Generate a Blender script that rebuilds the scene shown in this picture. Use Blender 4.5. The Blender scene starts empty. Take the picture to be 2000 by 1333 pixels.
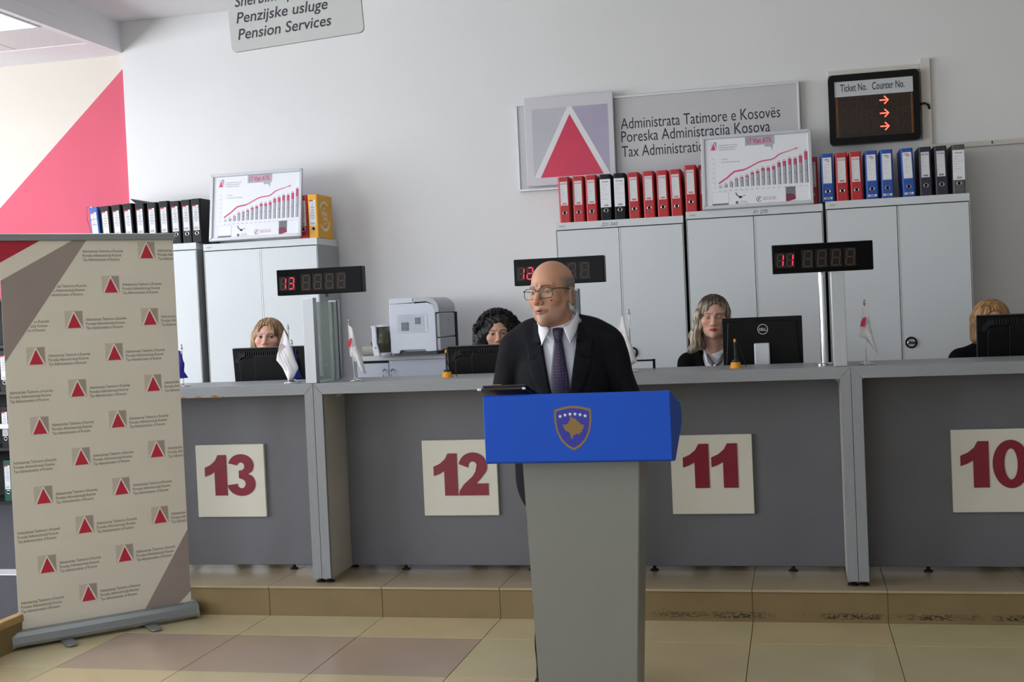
import bpy, bmesh, math, random
import numpy as np
from mathutils import Vector, Matrix, Euler

random.seed(7)
SC = bpy.context.scene
COL = SC.collection
PI = math.pi

# ------------------------------------------------------------------ camera
CAM_H = 1.485
cam_data = bpy.data.cameras.new('camera')
cam_data.sensor_fit = 'HORIZONTAL'
cam_data.sensor_width = 36.0
cam_data.lens = 36.0 * 2402.15 / 2000.0
cam_data.clip_start = 0.05
cam_data.clip_end = 100
cam = bpy.data.objects.new('camera', cam_data)
COL.objects.link(cam)
_r = (0.97374675, 0.22325988, -0.0444104)
_d = (-0.03778418, -0.03386623, -0.99871189)
_f = (-0.22447631, 0.97417047, -0.02454144)
cam.matrix_world = Matrix(((_r[0], -_d[0], -_f[0], 0.0), (_r[1], -_d[1], -_f[1], 0.0),
                           (_r[2], -_d[2], -_f[2], CAM_H), (0, 0, 0, 1)))
SC.camera = cam

# ------------------------------------------------------------------ world, lights, exposure
world = bpy.data.worlds.new('world')
SC.world = world
world.use_nodes = True
wn = world.node_tree
wn.nodes.clear()
wo = wn.nodes.new('ShaderNodeOutputWorld')
wb = wn.nodes.new('ShaderNodeBackground')
wb.inputs['Color'].default_value = (0.80, 0.88, 1.0, 1)
wb.inputs['Strength'].default_value = 1.0
wn.links.new(wb.outputs[0], wo.inputs[0])

def area_light(name, loc, direction, sx, sy, power, col=(1, 1, 1)):
    l = bpy.data.lights.new(name, 'AREA')
    l.shape = 'RECTANGLE'
    l.size = sx
    l.size_y = sy
    l.energy = power
    l.color = col
    o = bpy.data.objects.new(name, l)
    o.location = loc
    o.rotation_euler = Vector(direction).to_track_quat('-Z', 'Y').to_euler()
    COL.objects.link(o)
    return o

# daylight through the tall windows of the left wall and of the wall behind the visitor
area_light('daylight_left_window', (-8.75, 5.3, 2.15), (1, 0, 0.30), 4.4, 2.3, 265, (0.93, 0.96, 1.0))
area_light('daylight_lobby_window', (-8.75, 0.2, 2.15), (1, 0.05, 0.2), 4.0, 2.3, 275, (0.93, 0.96, 1.0))
area_light('daylight_entrance', (-3.6, -3.8, 1.9), (0.0, 1, 0.08), 5.6, 2.6, 75, (0.95, 0.97, 1.0))

SC.view_settings.view_transform = 'Standard'
SC.view_settings.look = 'None'
SC.view_settings.gamma = 1.0
SC.view_settings.use_curve_mapping = False
SC.view_settings.exposure = 0.14
SC.cycles.max_bounces = 7
SC.cycles.diffuse_bounces = 4
SC.cycles.glossy_bounces = 4
SC.cycles.transmission_bounces = 6
SC.cycles.caustics_reflective = False
SC.cycles.caustics_refractive = False
SC.cycles.sample_clamp_indirect = 6.0
SC.cycles.use_adaptive_sampling = True
SC.cycles.adaptive_threshold = 0.05

# ------------------------------------------------------------------ materials
def lin(c):
    out = []
    for v in c:
        v = v / 255.0
        out.append(v / 12.92 if v <= 0.04045 else ((v + 0.055) / 1.055) ** 2.4)
    return (out[0], out[1], out[2], 1.0)

MATS = {}

def mat(name, rgb, rough=0.5, metal=0.0, vary=0.06, scale=6.0, bump=0.0, bscale=200.0, spec=0.5,
        emit=None, estr=0.0, alpha=1.0, trans=0.0, coat=0.0, stretch=None, sheen=0.0):
    if name in MATS:
        return MATS[name]
    m = bpy.data.materials.new(name)
    m.use_nodes = True
    nt = m.node_tree
    N, L = nt.nodes, nt.links
    b = N['Principled BSDF']
    c = lin(rgb)
    b.inputs['Roughness'].default_value = rough
    b.inputs['Metallic'].default_value = metal
    b.inputs['Specular IOR Level'].default_value = spec
    b.inputs['Coat Weight'].default_value = coat
    b.inputs['Sheen Weight'].default_value = sheen
    b.inputs['Transmission Weight'].default_value = trans
    b.inputs['Alpha'].default_value = alpha
    tc = N.new('ShaderNodeTexCoord')
    mp = N.new('ShaderNodeMapping')
    L.new(tc.outputs['Object'], mp.inputs[0])
    if stretch:
        mp.inputs['Scale'].default_value = stretch
    nz = N.new('ShaderNodeTexNoise')
    nz.inputs['Scale'].default_value = scale
    nz.inputs['Detail'].default_value = 4
    L.new(mp.outputs[0], nz.inputs['Vector'])
    rp = N.new('ShaderNodeValToRGB')
    rp.color_ramp.elements[0].position = 0.3
    rp.color_ramp.elements[1].position = 0.7
    rp.color_ramp.elements[0].color = tuple(v * (1 - vary) for v in c[:3]) + (1,)
    rp.color_ramp.elements[1].color = tuple(min(1, v * (1 + vary)) for v in c[:3]) + (1,)
    L.new(nz.outputs['Fac'], rp.inputs[0])
    L.new(rp.outputs[0], b.inputs['Base Color'])
    if bump > 0:
        n2 = N.new('ShaderNodeTexNoise')
        n2.inputs['Scale'].default_value = bscale
        n2.inputs['Detail'].default_value = 3
        L.new(mp.outputs[0], n2.inputs['Vector'])
        bp = N.new('ShaderNodeBump')
        bp.inputs['Strength'].default_value = bump
        bp.inputs['Distance'].default_value = 0.002
        L.new(n2.outputs['Fac'], bp.inputs['Height'])
        L.new(bp.outputs[0], b.inputs['Normal'])
    if emit:
        b.inputs['Emission Color'].default_value = lin(emit)
        b.inputs['Emission Strength'].default_value = estr
        if name.startswith('led'): m.cycles.emission_sampling = 'NONE'
    MATS[name] = m
    return m

mat('wall_white', (226, 226, 227), 0.85, vary=0.015, scale=1.5, bump=0.12, bscale=120)
mat('wall_cream', (216, 209, 200), 0.85, vary=0.02, scale=1.5, bump=0.1, bscale=120)
mat('wall_pink', (208, 90, 112), 0.8, vary=0.03, scale=1.5, bump=0.1, bscale=120)
mat('ceiling_white', (240, 239, 242), 0.9, vary=0.015, scale=1.0)
mat('acoustic_tile', (226, 224, 224), 0.95, vary=0.10, scale=60, bump=0.4, bscale=150)
mat('tile_cream', (196, 183, 146), 0.22, vary=0.05, scale=3.0, coat=0.15)
mat('tile_cream_warm', (199, 182, 142), 0.22, vary=0.05, scale=3.0, coat=0.15)
mat('tile_pink', (172, 152, 134), 0.22, vary=0.05, scale=3.0, coat=0.15)
mat('tread_tile', (168, 152, 124), 0.28, vary=0.06, scale=4.0)
mat('grout', (96, 84, 66), 0.9, vary=0.1)
mat('carpet', (62, 62, 70), 0.95, vary=0.2, scale=40, bump=0.8, bscale=400)
mat('wood_trim', (176, 142, 92), 0.45, vary=0.18, scale=6, stretch=(2, 2, 20))
mat('office_floor', (140, 128, 104), 0.4, vary=0.06)
mat('counter_steel', (142, 146, 152), 0.42, metal=0.0, vary=0.07, scale=5, stretch=(1.2, 40, 40), spec=0.5)
mat('counter_steel_v', (140, 144, 150), 0.42, metal=0.0, vary=0.07, scale=5, stretch=(40, 40, 1.2), spec=0.5)
mat('counter_side', (186, 184, 176), 0.5, vary=0.04)
mat('counter_panel', (102, 103, 110), 0.5, vary=0.04, scale=4, bump=0.1, bscale=300)
mat('chipboard', (150, 104, 58), 0.9, vary=0.25, scale=60)
mat('plastic_black', (8, 8, 9), 0.42, vary=0.1, spec=0.22)
mat('plastic_gloss', (6, 6, 7), 0.12, vary=0.1, spec=0.08)
mat('plastic_dark', (40, 41, 44), 0.5, vary=0.1)
mat('rubber_black', (14, 14, 15), 0.7, vary=0.1)
mat('cabinet_grey', (214, 219, 223), 0.42, vary=0.02, scale=2)
mat('cabinet_side', (160, 162, 162), 0.45, vary=0.02, scale=2)
mat('gap_black', (10, 10, 10), 0.9)
mat('chrome', (205, 206, 208), 0.14, metal=1.0, vary=0.02)
mat('aluminium', (176, 180, 186), 0.32, metal=0.75, vary=0.04, stretch=(30, 30, 1), scale=4)
mat('alu_white', (214, 218, 224), 0.3, metal=0.3, vary=0.02)
mat('paper_white', (236, 238, 244), 0.6, vary=0.01)
mat('paper_label', (226, 226, 230), 0.7, vary=0.02)
mat('ink_black', (26, 26, 34), 0.6)
mat('ink_grey', (120, 120, 128), 0.7)
mat('ink_lightgrey', (178, 178, 190), 0.7)
mat('ink_blue', (40, 60, 120), 0.7)
mat('ink_teal', (30, 90, 110), 0.7)
mat('ink_red', (196, 52, 62), 0.6)
mat('ink_pink', (214, 78, 118), 0.6)
mat('ink_pale_pink', (226, 150, 172), 0.6)
mat('binder_red', (188, 34, 42), 0.42, vary=0.05, bump=0.15, bscale=500)
mat('binder_blue', (28, 78, 170), 0.42, vary=0.05, bump=0.15, bscale=500)
mat('binder_black', (18, 18, 22), 0.45, spec=0.25, vary=0.06, bump=0.15, bscale=500)
mat('binder_purple', (42, 36, 56), 0.45, vary=0.06, bump=0.15, bscale=500)
mat('binder_grey', (88, 88, 90), 0.6, vary=0.35, scale=120)
mat('binder_yellow', (232, 168, 24), 0.45, vary=0.04, bump=0.1, bscale=500)
mat('binder_green', (12, 78, 60), 0.45, vary=0.06)
mat('binder_orange', (206, 126, 20), 0.45, vary=0.06)
mat('page_block', (206, 202, 194), 0.85, vary=0.15, scale=60, stretch=(60, 1, 1))
mat('logo_panel', (204, 203, 210), 0.3, vary=0.02)
mat('logo_lilac', (168, 162, 186), 0.35, vary=0.06, scale=3)
mat('logo_grey', (186, 186, 196), 0.35, vary=0.05, scale=3)
mat('logo_white', (222, 222, 226), 0.35, vary=0.01)
mat('logo_red', (204, 44, 82), 0.35, vary=0.08, scale=3)
mat('sign_panel', (196, 195, 199), 0.35, vary=0.02)
mat('hang_sign', (196, 200, 204), 0.5, vary=0.02)
mat('ink_sign', (48, 42, 58), 0.5)
mat('plate_cream', (214, 211, 200), 0.45, vary=0.015)
mat('number_red', (126, 14, 40), 0.4, vary=0.03)
mat('led_lit', (255, 50, 80), 0.5, emit=(255, 26, 60), estr=2.6)
mat('led_arrow', (255, 90, 80), 0.5, emit=(255, 60, 44), estr=6.0)
mat('led_off', (84, 56, 44), 0.5)
mat('led_off_dark', (66, 34, 20), 0.5)
mat('led_board', (26, 8, 6), 0.15, coat=0.3)
mat('led_band', (110, 66, 20), 0.4)
mat('trunking', (214, 210, 202), 0.6, vary=0.03)
mat('banner_cream', (220, 215, 203), 0.6, vary=0.025, scale=4, bump=0.05, bscale=20)
mat('banner_grey', (150, 138, 134), 0.6, vary=0.06, scale=3)
mat('banner_red', (168, 26, 52), 0.6, vary=0.04)
mat('banner_logo_red', (190, 38, 64), 0.6, vary=0.05)
mat('banner_logo_grey', (164, 152, 146), 0.6, vary=0.05)
mat('banner_logo_light', (200, 190, 178), 0.6, vary=0.03)
mat('banner_white', (232, 228, 220), 0.6, vary=0.02)
mat('banner_ink', (70, 62, 62), 0.6)
mat('banner_alu', (150, 156, 158), 0.35, metal=0.6, vary=0.05, scale=5, stretch=(1, 30, 30))
mat('podium_grey', (118, 119, 116), 0.4, vary=0.025, scale=3)
mat('podium_blue', (24, 78, 190), 0.55, vary=0.03, scale=3, spec=0.2)
mat('emblem_blue', (12, 24, 150), 0.4)
mat('emblem_gold', (128, 100, 38), 0.45, vary=0.06)
mat('emblem_white', (222, 224, 228), 0.5)
mat('leather_black', (12, 12, 13), 0.38, vary=0.1)
mat('copper', (206, 140, 112), 0.4)
mat('printer_white', (206, 212, 224), 0.4, vary=0.015)
mat('printer_grey', (182, 186, 194), 0.45, vary=0.02)
mat('printer_dark', (52, 58, 66), 0.5)
mat('kettle_white', (218, 220, 230), 0.3)
mat('kettle_smoke', (96, 94, 78), 0.15, vary=0.2, scale=8, trans=0.25)
mat('roll_paper', (186, 184, 172), 0.8, vary=0.05)
mat('cupboard', (176, 182, 196), 0.45, vary=0.02)
mat('cupboard_top', (186, 188, 192), 0.45, vary=0.02)
mat('flag_white', (232, 230, 236), 0.7, vary=0.02)
mat('flag_blue', (22, 30, 150), 0.6, vary=0.08)
mat('flag_print_red', (206, 52, 78), 0.7)
mat('flag_print_grey', (190, 184, 196), 0.7)
mat('pen_orange', (240, 158, 24), 0.4)
mat('suit', (25, 26, 31), 0.8, vary=0.14, scale=30, bump=0.25, bscale=700, spec=0.12)
mat('suit_black', (8, 8, 10), 0.8, vary=0.14, scale=30, bump=0.2, bscale=700, spec=0.1)
mat('suit_navy', (9, 10, 20), 0.8, vary=0.14, scale=30, bump=0.2, bscale=700, spec=0.1)
mat('shirt_white', (226, 229, 238), 0.75, vary=0.015, bump=0.1, bscale=600)
mat('scarf_grey', (112, 110, 112), 0.5, vary=0.08, scale=20)
mat('shoe_brown', (44, 22, 16), 0.25, vary=0.1)
mat('metal_dark', (58, 44, 38), 0.35, metal=0.6)
mat('chair_fabric', (24, 24, 28), 0.85, vary=0.12, scale=60)
mat('shelf_black', (14, 13, 14), 0.6)

def glass_mat(name, tint, rough, mixf):
    m = bpy.data.materials.new(name)
    m.use_nodes = True
    N, L = m.node_tree.nodes, m.node_tree.links
    b = N['Principled BSDF']
    b.inputs['Base Color'].default_value = lin(tint)
    b.inputs['Roughness'].default_value = rough
    tr = N.new('ShaderNodeBsdfTransparent')
    tr.inputs['Color'].default_value = (0.93, 0.97, 0.95, 1)
    mx = N.new('ShaderNodeMixShader')
    nz = N.new('ShaderNodeTexNoise')
    nz.inputs['Scale'].default_value = 3.0
    rp = N.new('ShaderNodeMapRange')
    rp.inputs[3].default_value = mixf - 0.03
    rp.inputs[4].default_value = mixf + 0.03
    L.new(nz.outputs['Fac'], rp.inputs[0])
    L.new(rp.outputs[0], mx.inputs[0])
    L.new(tr.outputs[0], mx.inputs[1])
    L.new(b.outputs[0], mx.inputs[2])
    L.new(mx.outputs[0], N['Material Output'].inputs['Surface'])
    MATS[name] = m
glass_mat('glass_frosted', (196, 208, 204), 0.25, 0.62)
glass_mat('glass_clear', (190, 205, 205), 0.03, 0.16)
glass_mat('lens_clear', (210, 215, 215), 0.03, 0.06)

def riser_mat():
    m = mat('riser_tile', (128, 110, 76), 0.4, vary=0.08, scale=5)
    N, L = m.node_tree.nodes, m.node_tree.links
    b = N['Principled BSDF']
    old = b.inputs['Base Color'].links[0].from_socket
    g = N.new('ShaderNodeNewGeometry')
    sx = N.new('ShaderNodeSeparateXYZ')
    L.new(g.outputs['Position'], sx.inputs[0])
    # black shoe scuffs low on the riser, denser towards +x
    mp = N.new('ShaderNodeMapping'); mp.inputs['Scale'].default_value = (60, 1, 160)
    L.new(g.outputs['Position'], mp.inputs[0])
    nz = N.new('ShaderNodeTexNoise'); nz.inputs['Scale'].default_value = 1.0; nz.inputs['Detail'].default_value = 5
    L.new(mp.outputs[0], nz.inputs['Vector'])
    mp2 = N.new('ShaderNodeMapping'); mp2.inputs['Scale'].default_value = (4, 1, 1)
    L.new(g.outputs['Position'], mp2.inputs[0])
    n2 = N.new('ShaderNodeTexNoise'); n2.inputs['Scale'].default_value = 1.0
    L.new(mp2.outputs[0], n2.inputs['Vector'])
    def mr(src, a, bb, c, d):
        r = N.new('ShaderNodeMapRange')
        r.inputs[1].default_value = a; r.inputs[2].default_value = bb
        r.inputs[3].default_value = c; r.inputs[4].default_value = d
        L.new(src, r.inputs[0]); return r.outputs[0]
    def mul(a, bb):
        k = N.new('ShaderNodeMath'); k.operation = 'MULTIPLY'
        L.new(a, k.inputs[0]); L.new(bb, k.inputs[1]); return k.outputs[0]
    band = mul(mr(sx.outputs['Z'], 0.012, 0.020, 0, 1), mr(sx.outputs['Z'], 0.034, 0.050, 1, 0))
    side = mr(sx.outputs['X'], -1.3, -0.3, 0.0, 1.0)
    fac = mul(mul(band, side), mul(mr(nz.outputs['Fac'], 0.44, 0.56, 0, 1), mr(n2.outputs['Fac'], 0.38, 0.52, 0, 1)))
    mx = N.new('ShaderNodeMixRGB')
    L.new(fac, mx.inputs[0]); L.new(old, mx.inputs[1])
    mx.inputs[2].default_value = lin((34, 28, 22))
    L.new(mx.outputs[0], b.inputs['Base Color'])
riser_mat()

def tie_mat():
    m = mat('tie_silk', (24, 20, 52), 0.45, vary=0.05)
    N, L = m.node_tree.nodes, m.node_tree.links
    b = N['Principled BSDF']
    old = b.inputs['Base Color'].links[0].from_socket
    tc = [n for n in N if n.type == 'TEX_COORD'][0]
    vo = N.new('ShaderNodeTexVoronoi'); vo.inputs['Scale'].default_value = 90; vo.inputs['Randomness'].default_value = 0.15
    L.new(tc.outputs['Object'], vo.inputs['Vector'])
    r = N.new('ShaderNodeMapRange'); r.inputs[1].default_value = 0.22; r.inputs[2].default_value = 0.30
    r.inputs[3].default_value = 1; r.inputs[4].default_value = 0
    L.new(vo.outputs['Distance'], r.inputs[0])
    mx = N.new('ShaderNodeMixRGB'); L.new(r.outputs[0], mx.inputs[0]); L.new(old, mx.inputs[1])
    hs = N.new('ShaderNodeValToRGB')
    hs.color_ramp.elements[0].color = lin((120, 30, 60)); hs.color_ramp.elements[1].color = lin((70, 80, 140))
    sp = N.new('ShaderNodeSeparateColor'); L.new(vo.outputs['Color'], sp.inputs[0]); L.new(sp.outputs[0], hs.inputs[0])
    L.new(hs.outputs[0], mx.inputs[2])
    L.new(mx.outputs[0], b.inputs['Base Color'])
tie_mat()

def vcol_mat(name, rough, sss=0.0, bump=0.0, bscale=300):
    m = bpy.data.materials.new(name)
    m.use_nodes = True
    N, L = m.node_tree.nodes, m.node_tree.links
    b = N['Principled BSDF']
    at = N.new('ShaderNodeVertexColor'); at.layer_name = 'tone'
    nz = N.new('ShaderNodeTexNoise'); nz.inputs['Scale'].default_value = 90
    tc = N.new('ShaderNodeTexCoord'); L.new(tc.outputs['Object'], nz.inputs['Vector'])
    mr = N.new('ShaderNodeMapRange'); mr.inputs[3].default_value = 0.93; mr.inputs[4].default_value = 1.07
    L.new(nz.outputs['Fac'], mr.inputs[0])
    mx = N.new('ShaderNodeMixRGB'); mx.blend_type = 'MULTIPLY'; mx.inputs[0].default_value = 1.0
    L.new(at.outputs[0], mx.inputs[1]); L.new(mr.outputs[0], mx.inputs[2])
    L.new(mx.outputs[0], b.inputs['Base Color'])
    b.inputs['Roughness'].default_value = rough
    if sss:
        b.inputs['Subsurface Weight'].default_value = sss
        b.inputs['Subsurface Radius'].default_value = (0.008, 0.003, 0.0015)
    MATS[name] = m
vcol_mat('skin', 0.45)

def hair_mat(name, c1, c2, stretch=(120, 120, 5), rough=0.42, dark_top=None):
    m = bpy.data.materials.new(name)
    m.use_nodes = True
    N, L = m.node_tree.nodes, m.node_tree.links
    b = N['Principled BSDF']
    tc = N.new('ShaderNodeTexCoord')
    mp = N.new('ShaderNodeMapping'); mp.inputs['Scale'].default_value = stretch
    L.new(tc.outputs['Object'], mp.inputs[0])
    nz = N.new('ShaderNodeTexNoise'); nz.inputs['Scale'].default_value = 1.0; nz.inputs['Detail'].default_value = 3
    L.new(mp.outputs[0], nz.inputs['Vector'])
    rp = N.new('ShaderNodeValToRGB')
    rp.color_ramp.elements[0].position = 0.36; rp.color_ramp.elements[1].position = 0.64
    rp.color_ramp.elements[0].color = lin(c1); rp.color_ramp.elements[1].color = lin(c2)
    L.new(nz.outputs['Fac'], rp.inputs[0])
    src = rp.outputs[0]
    if dark_top:
        sp = N.new('ShaderNodeSeparateXYZ'); L.new(tc.outputs['Object'], sp.inputs[0])
        r = N.new('ShaderNodeMapRange'); r.inputs[1].default_value = dark_top[0]; r.inputs[2].default_value = dark_top[1]
        L.new(sp.outputs['Z'], r.inputs[0])
        mx = N.new('ShaderNodeMixRGB'); L.new(r.outputs[0], mx.inputs[0]); L.new(src, mx.inputs[1])
        mx.inputs[2].default_value = lin(dark_top[2]); src = mx.outputs[0]
    L.new(src, b.inputs['Base Color'])
    b.inputs['Roughness'].default_value = rough
    bp = N.new('ShaderNodeBump'); bp.inputs['Strength'].default_value = 0.5; bp.inputs['Distance'].default_value = 0.003
    L.new(nz.outputs['Fac'], bp.inputs['Height']); L.new(bp.outputs[0], b.inputs['Normal'])
    MATS[name] = m
hair_mat('hair_blond', (92, 66, 42), (188, 150, 108), (70, 70, 6))
hair_mat('hair_ash', (88, 72, 58), (204, 188, 164), (60, 60, 8), dark_top=(0.045, 0.10, (56, 42, 32)))
hair_mat('hair_black', (5, 5, 6), (16, 15, 16), (60, 60, 60), 0.6)
hair_mat('hair_bob', (110, 74, 40), (186, 142, 88), (60, 60, 6))
hair_mat('hair_grey', (104, 98, 92), (150, 142, 134), (300, 300, 90), 0.7)

# ------------------------------------------------------------------ mesh helpers
def bx(x0, x1, y0, y1, z0, z1, bev=0.0, seg=1):
    bm = bmesh.new()
    vs = [bm.verts.new((x, y, z)) for x in (x0, x1) for y in (y0, y1) for z in (z0, z1)]
    for f in ((0, 1, 3, 2), (4, 6, 7, 5), (0, 4, 5, 1), (2, 3, 7, 6), (0, 2, 6, 4), (1, 5, 7, 3)):
        bm.faces.new([vs[i] for i in f])
    bmesh.ops.recalc_face_normals(bm, faces=bm.faces[:])
    if bev > 0:
        bmesh.ops.bevel(bm, geom=bm.edges[:], offset=bev, segments=seg, affect='EDGES', profile=0.5)
    return bm

def join(*bms):
    out = bmesh.new()
    for b in bms:
        me = bpy.data.meshes.new('tmp')
        b.to_mesh(me)
        out.from_mesh(me)
        bpy.data.meshes.remove(me)
        b.free()
    return out

def xf(bm, m):
    bmesh.ops.transform(bm, matrix=m, verts=bm.verts[:])
    return bm

def T(x, y, z):
    return Matrix.Translation((x, y, z))

def RX(a): return Matrix.Rotation(a, 4, 'X')
def RY(a): return Matrix.Rotation(a, 4, 'Y')
def RZ(a): return Matrix.Rotation(a, 4, 'Z')

def cyl(r, z0, z1, n=24, r2=None, bev=0.0):
    bm = bmesh.new()
    r2 = r if r2 is None else r2
    a = [bm.verts.new((r * math.cos(2 * PI * i / n), r * math.sin(2 * PI * i / n), z0)) for i in range(n)]
    b = [bm.verts.new((r2 * math.cos(2 * PI * i / n), r2 * math.sin(2 * PI * i / n), z1)) for i in range(n)]
    for i in range(n):
        j = (i + 1) % n
        bm.faces.new((a[i], a[j], b[j], b[i]))
    bm.faces.new(a[::-1]); bm.faces.new(b)
    return bm

def lathe(prof, n=28):
    bm = bmesh.new()
    rings = []
    for r, z in prof:
        if r < 1e-6:
            rings.append([bm.verts.new((0, 0, z))])
        else:
            rings.append([bm.verts.new((r * math.cos(2 * PI * i / n), r * math.sin(2 * PI * i / n), z)) for i in range(n)])
    for a, b in zip(rings[:-1], rings[1:]):
        for i in range(n):
            j = (i + 1) % n
            if len(a) == 1 and len(b) == 1: continue
            if len(a) == 1: bm.faces.new((a[0], b[j], b[i]))
            elif len(b) == 1: bm.faces.new((a[i], a[j], b[0]))
            else: bm.faces.new((a[i], a[j], b[j], b[i]))
    bmesh.ops.recalc_face_normals(bm, faces=bm.faces[:])
    return bm

def tube(pts, r, n=8, closed=False, rads=None):
    bm = bmesh.new()
    P = [Vector(p) for p in pts]
    rings = []
    m = len(P)
    up = None
    for i in range(m):
        if closed:
            d = (P[(i + 1) % m] - P[(i - 1) % m])
        else:
            d = P[min(i + 1, m - 1)] - P[max(i - 1, 0)]
        if d.length < 1e-9: d = Vector((0, 0, 1))
        d.normalize()
        if up is None:
            up = Vector((0, 0, 1)) if abs(d.z) < 0.9 else Vector((1, 0, 0))
        a = d.cross(up)
        if a.length < 1e-6: a = d.cross(Vector((0, 1, 0.3)))
        a.normalize(); b = d.cross(a).normalized()
        up = -b if False else up
        rr = rads[i] if rads else r
        rings.append([bm.verts.new(P[i] + rr * (math.cos(2 * PI * k / n) * a + math.sin(2 * PI * k / n) * b)) for k in range(n)])
    rng = range(m) if closed else range(m - 1)
    for i in rng:
        A, B = rings[i], rings[(i + 1) % m]
        for k in range(n):
            bm.faces.new((A[k], A[(k + 1) % n], B[(k + 1) % n], B[k]))
    if not closed:
        bm.faces.new(rings[0][::-1]); bm.faces.new(rings[-1])
    bmesh.ops.recalc_face_normals(bm, faces=bm.faces[:])
    return bm

def prism(poly, y0, y1, bev=0.0):
    """polygon in (x,z) extruded from y0 to y1"""
    bm = bmesh.new()
    a = [bm.verts.new((p[0], y0, p[1])) for p in poly]
    b = [bm.verts.new((p[0], y1, p[1])) for p in poly]
    bm.faces.new(a); bm.faces.new(b[::-1])
    n = len(poly)
    for i in range(n):
        j = (i + 1) % n
        bm.faces.new((a[j], a[i], b[i], b[j]))
    bmesh.ops.recalc_face_normals(bm, faces=bm.faces[:])
    if bev > 0:
        bmesh.ops.bevel(bm, geom=bm.edges[:], offset=bev, segments=1, affect='EDGES')
    return bm

def prism_x(poly, x0, x1, bev=0.0):
    """polygon in (y,z) extruded from x0 to x1"""
    bm = prism([(p[0], p[1]) for p in poly], 0, 1)
    for v in bm.verts:
        y, t, z = v.co
        v.co = (x0 + (x1 - x0) * t, y, z)
    bmesh.ops.recalc_face_normals(bm, faces=bm.faces[:])
    if bev > 0:
        bmesh.ops.bevel(bm, geom=bm.edges[:], offset=bev, segments=1, affect='EDGES')
    return bm

def rrect(w, h, r, n=5, cx=0.0, cz=0.0):
    pts = []
    for sx, sz, a0 in ((1, 1, 0), (-1, 1, 90), (-1, -1, 180), (1, -1, 270)):
        for i in range(n + 1):
            a = math.radians(a0 + 90 * i / n)
            pts.append((cx + sx * (w / 2 - r) + r * math.cos(a), cz + sz * (h / 2 - r) + r * math.sin(a)))
    return pts

def ring_prism(outer, inner, y0, y1):
    bm = bmesh.new()
    n = len(outer)
    O0 = [bm.verts.new((p[0], y0, p[1])) for p in outer]; I0 = [bm.verts.new((p[0], y0, p[1])) for p in inner]
    O1 = [bm.verts.new((p[0], y1, p[1])) for p in outer]; I1 = [bm.verts.new((p[0], y1, p[1])) for p in inner]
    for i in range(n):
        j = (i + 1) % n
        bm.faces.new((O0[i], O0[j], I0[j], I0[i])); bm.faces.new((O1[j], O1[i], I1[i], I1[j]))
        bm.faces.new((O0[j], O0[i], O1[i], O1[j])); bm.faces.new((I0[i], I0[j], I1[j], I1[i]))
    bmesh.ops.recalc_face_normals(bm, faces=bm.faces[:])
    return bm

def obj(name, bm, m, parent=None, loc=None, rot=None, smooth=False):
    if isinstance(bm, bpy.types.Mesh):
        me = bm
    else:
        me = bpy.data.meshes.new(name)
        bm.to_mesh(me); bm.free()
        if m is not None:
            me.materials.append(MATS[m] if isinstance(m, str) else m)
        if smooth:
            for p in me.polygons: p.use_smooth = True
    o = bpy.data.objects.new(name, me)
    COL.objects.link(o)
    if parent is not None: o.parent = parent
    if loc is not None: o.location = loc
    if rot is not None: o.rotation_euler = rot
    return o

def smooth_angle(o, ang=40):
    me = o.data
    for p in me.polygons: p.use_smooth = True
    bm = bmesh.new(); bm.from_mesh(me)
    for e in bm.edges:
        if len(e.link_faces) == 2 and e.calc_face_angle(0) > math.radians(ang):
            e.smooth = False
    bm.to_mesh(me); bm.free()
    return o

def thing(name, label, cat, loc=(0, 0, 0), rotz=0.0, group=None):
    o = bpy.data.objects.new(name, None)
    o.empty_display_size = 0.1
    COL.objects.link(o)
    o.location = loc
    o.rotation_euler = (0, 0, rotz)
    tag(o, label, cat, group)
    return o

def tag(o, label, cat, group=None):
    o['label'] = label
    o['category'] = cat
    if group: o['group'] = group
    return o

def struct(name, bm, m, parent=None, label=None):
    o = obj(name, bm, m, parent)
    if parent is None: o['kind'] = 'structure'
    if label: o['label'] = label
    return o

def dup(root, loc, rotz=0.0, label=None):
    r = root.copy(); COL.objects.link(r); r.location = loc; r.rotation_euler = (0, 0, rotz)
    if label: r['label'] = label
    for ch in list(root.children):
        c = ch.copy(); COL.objects.link(c); c.parent = r
        for g in ch.children:
            d = g.copy(); COL.objects.link(d); d.parent = c
    return r

# ------------------------------------------------------------------ lettering
_TXT = {}
def text_mesh(s, size=1.0, bold=0.0, shear=0.0, extrude=0.0, res=3):
    k = (s, bold, shear, extrude, res)
    if k not in _TXT:
        cu = bpy.data.curves.new('txt', 'FONT')
        cu.body = s
        cu.size = 1.0
        cu.offset = bold
        cu.shear = shear
        cu.extrude = extrude
        cu.resolution_u = res
        o = bpy.data.objects.new('txt', cu)
        COL.objects.link(o)
        dg = bpy.context.evaluated_depsgraph_get()
        me = bpy.data.meshes.new_from_object(o.evaluated_get(dg))
        bpy.data.objects.remove(o)
        bpy.data.curves.remove(cu)
        _TXT[k] = me
    return _TXT[k]

def text_extent(s, **kw):
    me = text_mesh(s, **kw)
    if not me.vertices: return (0, 0, 0, 0)
    xs = [v.co.x for v in me.vertices]; ys = [v.co.y for v in me.vertices]
    return min(xs), max(xs), min(ys), max(ys)

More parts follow.
